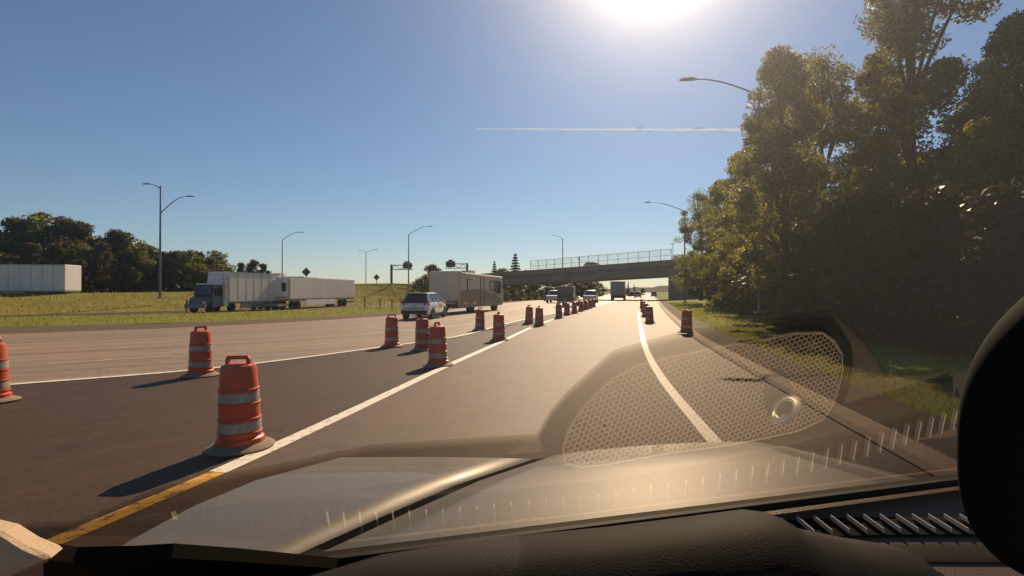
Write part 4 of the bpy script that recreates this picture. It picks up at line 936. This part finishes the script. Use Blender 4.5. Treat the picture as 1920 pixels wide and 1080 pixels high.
# windshield: the lower glass mirrors the dashboard; a scattering sheet is added for the sun's glow
m, n, out = newmat('windshield_glass')
lw = node(n, 'ShaderNodeLayerWeight'); lw.inputs['Blend'].default_value = .5
pw = node(n, 'ShaderNodeMath', operation='POWER'); n.links.new(lw.outputs['Facing'], pw.inputs[0]); pw.inputs[1].default_value = 2.1
ml_ = node(n, 'ShaderNodeMath', operation='MULTIPLY_ADD'); n.links.new(pw.outputs[0], ml_.inputs[0]); ml_.inputs[1].default_value = .9; ml_.inputs[2].default_value = .11
at_ = node(n, 'ShaderNodeAttribute', attribute_name='coat'); mu = node(n, 'ShaderNodeMath', operation='MULTIPLY'); n.links.new(ml_.outputs[0], mu.inputs[0]); n.links.new(at_.outputs['Fac'], mu.inputs[1])
tr = node(n, 'ShaderNodeBsdfTransparent'); tr.inputs[0].default_value = (.82, .79, .74, 1); gl = node(n, 'ShaderNodeBsdfGlossy', Roughness=.006); mx = node(n, 'ShaderNodeMixShader')
n.links.new(mu.outputs[0], mx.inputs[0]); n.links.new(tr.outputs[0], mx.inputs[1]); n.links.new(gl.outputs[0], mx.inputs[2]); n.links.new(mx.outputs[0], out.inputs[0])
M['windshield'] = m
upper = [(-260, 990), (140, 975), (210, 950), (300, 912), (500, 872), (700, 832), (1015, 812), (1022, 780), (1060, 735), (1150, 655), (1290, 618), (1430, 598), (1560, 578), (1625, 640), (1660, 700), (1780, 690), (2150, 640)]
def ucurve(px):
    for (a, b), (c, d) in zip(upper, upper[1:]):
        if a <= px <= c: return b + (d - b) * (px - a) / (c - a)
    return 640
vs, fs, cf_ = [], [], []; cols = list(range(-240, 2140, 14)); nr = 26
for px in cols:
    y0 = ucurve(px)
    for j in range(nr + 1):
        f = j / nr; yb = 547 + F * (GN.y + GN.x * (px - 960) / F) / (GN.z + GD / .343) + 2; py = y0 + (yb - y0) * f ** 1.5; vs.append(on_glass(px, py)); cf_.append(min(1.0, max(0, (py - y0) / 16)))
for i in range(len(cols) - 1):
    for j in range(nr): a = i * (nr + 1) + j; fs.append((a, a + 1, a + nr + 2, a + nr + 1))
lo = cpart(MB().add(vs, fs), 'windshield', M['windshield'], fix=False)
att = lo.data.attributes.new('coat', 'FLOAT', 'POINT'); att.data.foreach_set('value', cf_)
if lo.data.polygons[0].normal.dot(GN) > 0: lo.data.flip_normals()
m, n, out = newmat('windshield_sun_glow'); pv = node(n, 'ShaderNodeVolumeScatter', Density=3.8, Anisotropy=.93); pv.inputs['Color'].default_value = (.95, .97, 1, 1); n.links.new(pv.outputs[0], out.inputs['Volume'])
q = [on_glass(*p) + GN * .004 for p in ((-420, 1080), (2060, 872), (2060, -500), (-420, -500))]
th = (.001, .001, .013, .013)      # thicker at the top, so the added sun glow fades downward
cpart(MB().loft([q, [p + GN * t for p, t in zip(q, th)]]), 'windshield_glow_sheet', m)
# centre dash pod: dark pad below the lens
pe = [(560, 1100), (700, 1058), (860, 1034), (1000, 1018), (1150, 1003), (1300, 984), (1420, 968), (1470, 974), (1520, 1004), (1620, 1024), (1720, 1040), (1790, 1100)]; rr = []
for px, py in pe:
    a = at(px, py, .285); rr.append([a + Vector((0, -.03, -.2)), a + Vector((0, -.03, -.012)), a + Vector((0, -.018, -.003)), a, a + Vector((0, .02, -.004)), a + Vector((0, .035, -.02)), a + Vector((0, .05, -.2))])
cpart(MB().loft(rr), 'dash_pod', M['pod'], smooth=True)
# pale tube added in the sky to stand for a windshield reflection
M['reflection_streak'], n, out = newmat('reflected_streak'); d_ = node(n, 'ShaderNodeBsdfDiffuse'); d_.inputs[0].default_value = (.6, .76, 1.0, 1); t_ = node(n, 'ShaderNodeBsdfTranslucent'); t_.inputs[0].default_value = (.6, .76, 1.0, 1); tr_ = node(n, 'ShaderNodeBsdfTransparent')
tc = node(n, 'ShaderNodeTexCoord'); nz = node(n, 'ShaderNodeTexNoise', Scale=.012, Detail=5.0); n.links.new(tc.outputs['Object'], nz.inputs['Vector']); m1 = node(n, 'ShaderNodeMixShader'); m1.inputs[0].default_value = .5; m2 = node(n, 'ShaderNodeMixShader')
mr = node(n, 'ShaderNodeMapRange'); mr.inputs['From Min'].default_value = .3; mr.inputs['From Max'].default_value = .75; mr.inputs['To Min'].default_value = .05; mr.inputs['To Max'].default_value = .9; n.links.new(nz.outputs[0], mr.inputs[0])
n.links.new(d_.outputs[0], m1.inputs[1]); n.links.new(t_.outputs[0], m1.inputs[2]); n.links.new(mr.outputs[0], m2.inputs[0]); n.links.new(tr_.outputs[0], m2.inputs[1]); n.links.new(m1.outputs[0], m2.inputs[2]); n.links.new(m2.outputs[0], out.inputs[0])
pts = [at(890 + 30 * k, 241 + .12 * k, 4200) for k in range(26)]
tag(MB().tube(pts, [3 + 15 * math.sin(math.pi * min(1, (k + .3) / 12) / 2) + 2 * math.sin(k * 2.1) for k in range(26)], 10).build('reflection_streak', M['reflection_streak'], smooth=True), 'thin straight white windshield reflection, added as a streak in the sky', 'reflection_streak')

# loose grit on the pavement
gm = MB(); rg_ = random.Random(9)
for k in range(420):
    i = rg_.randrange(6, 62); t = rg_.random(); c = e_[i].lerp(k_[i], t) if k % 3 else e_[i].lerp(l_[i], rg_.random()); c = c + Vector((rg_.uniform(-1, 1), rg_.uniform(-1.5, 1.5), 0)); r_ = rg_.uniform(.006, .022)
    if c.y < 2.6 and abs(c.x) < 1.4: continue
    gm.add([(c.x + r_, c.y, .002), (c.x - r_ * .6, c.y + r_ * .8, .002), (c.x - r_ * .5, c.y - r_ * .7, .002), (c.x, c.y, .002 + r_ * rg_.uniform(.7, 1.2))], [(0, 1, 3), (1, 2, 3), (2, 0, 3), (0, 2, 1)])
tag(gm.build('gravel_grit', M['kerb'], fix=False), 'pale loose grit scattered over the dark pavement', 'grit', kind='stuff')
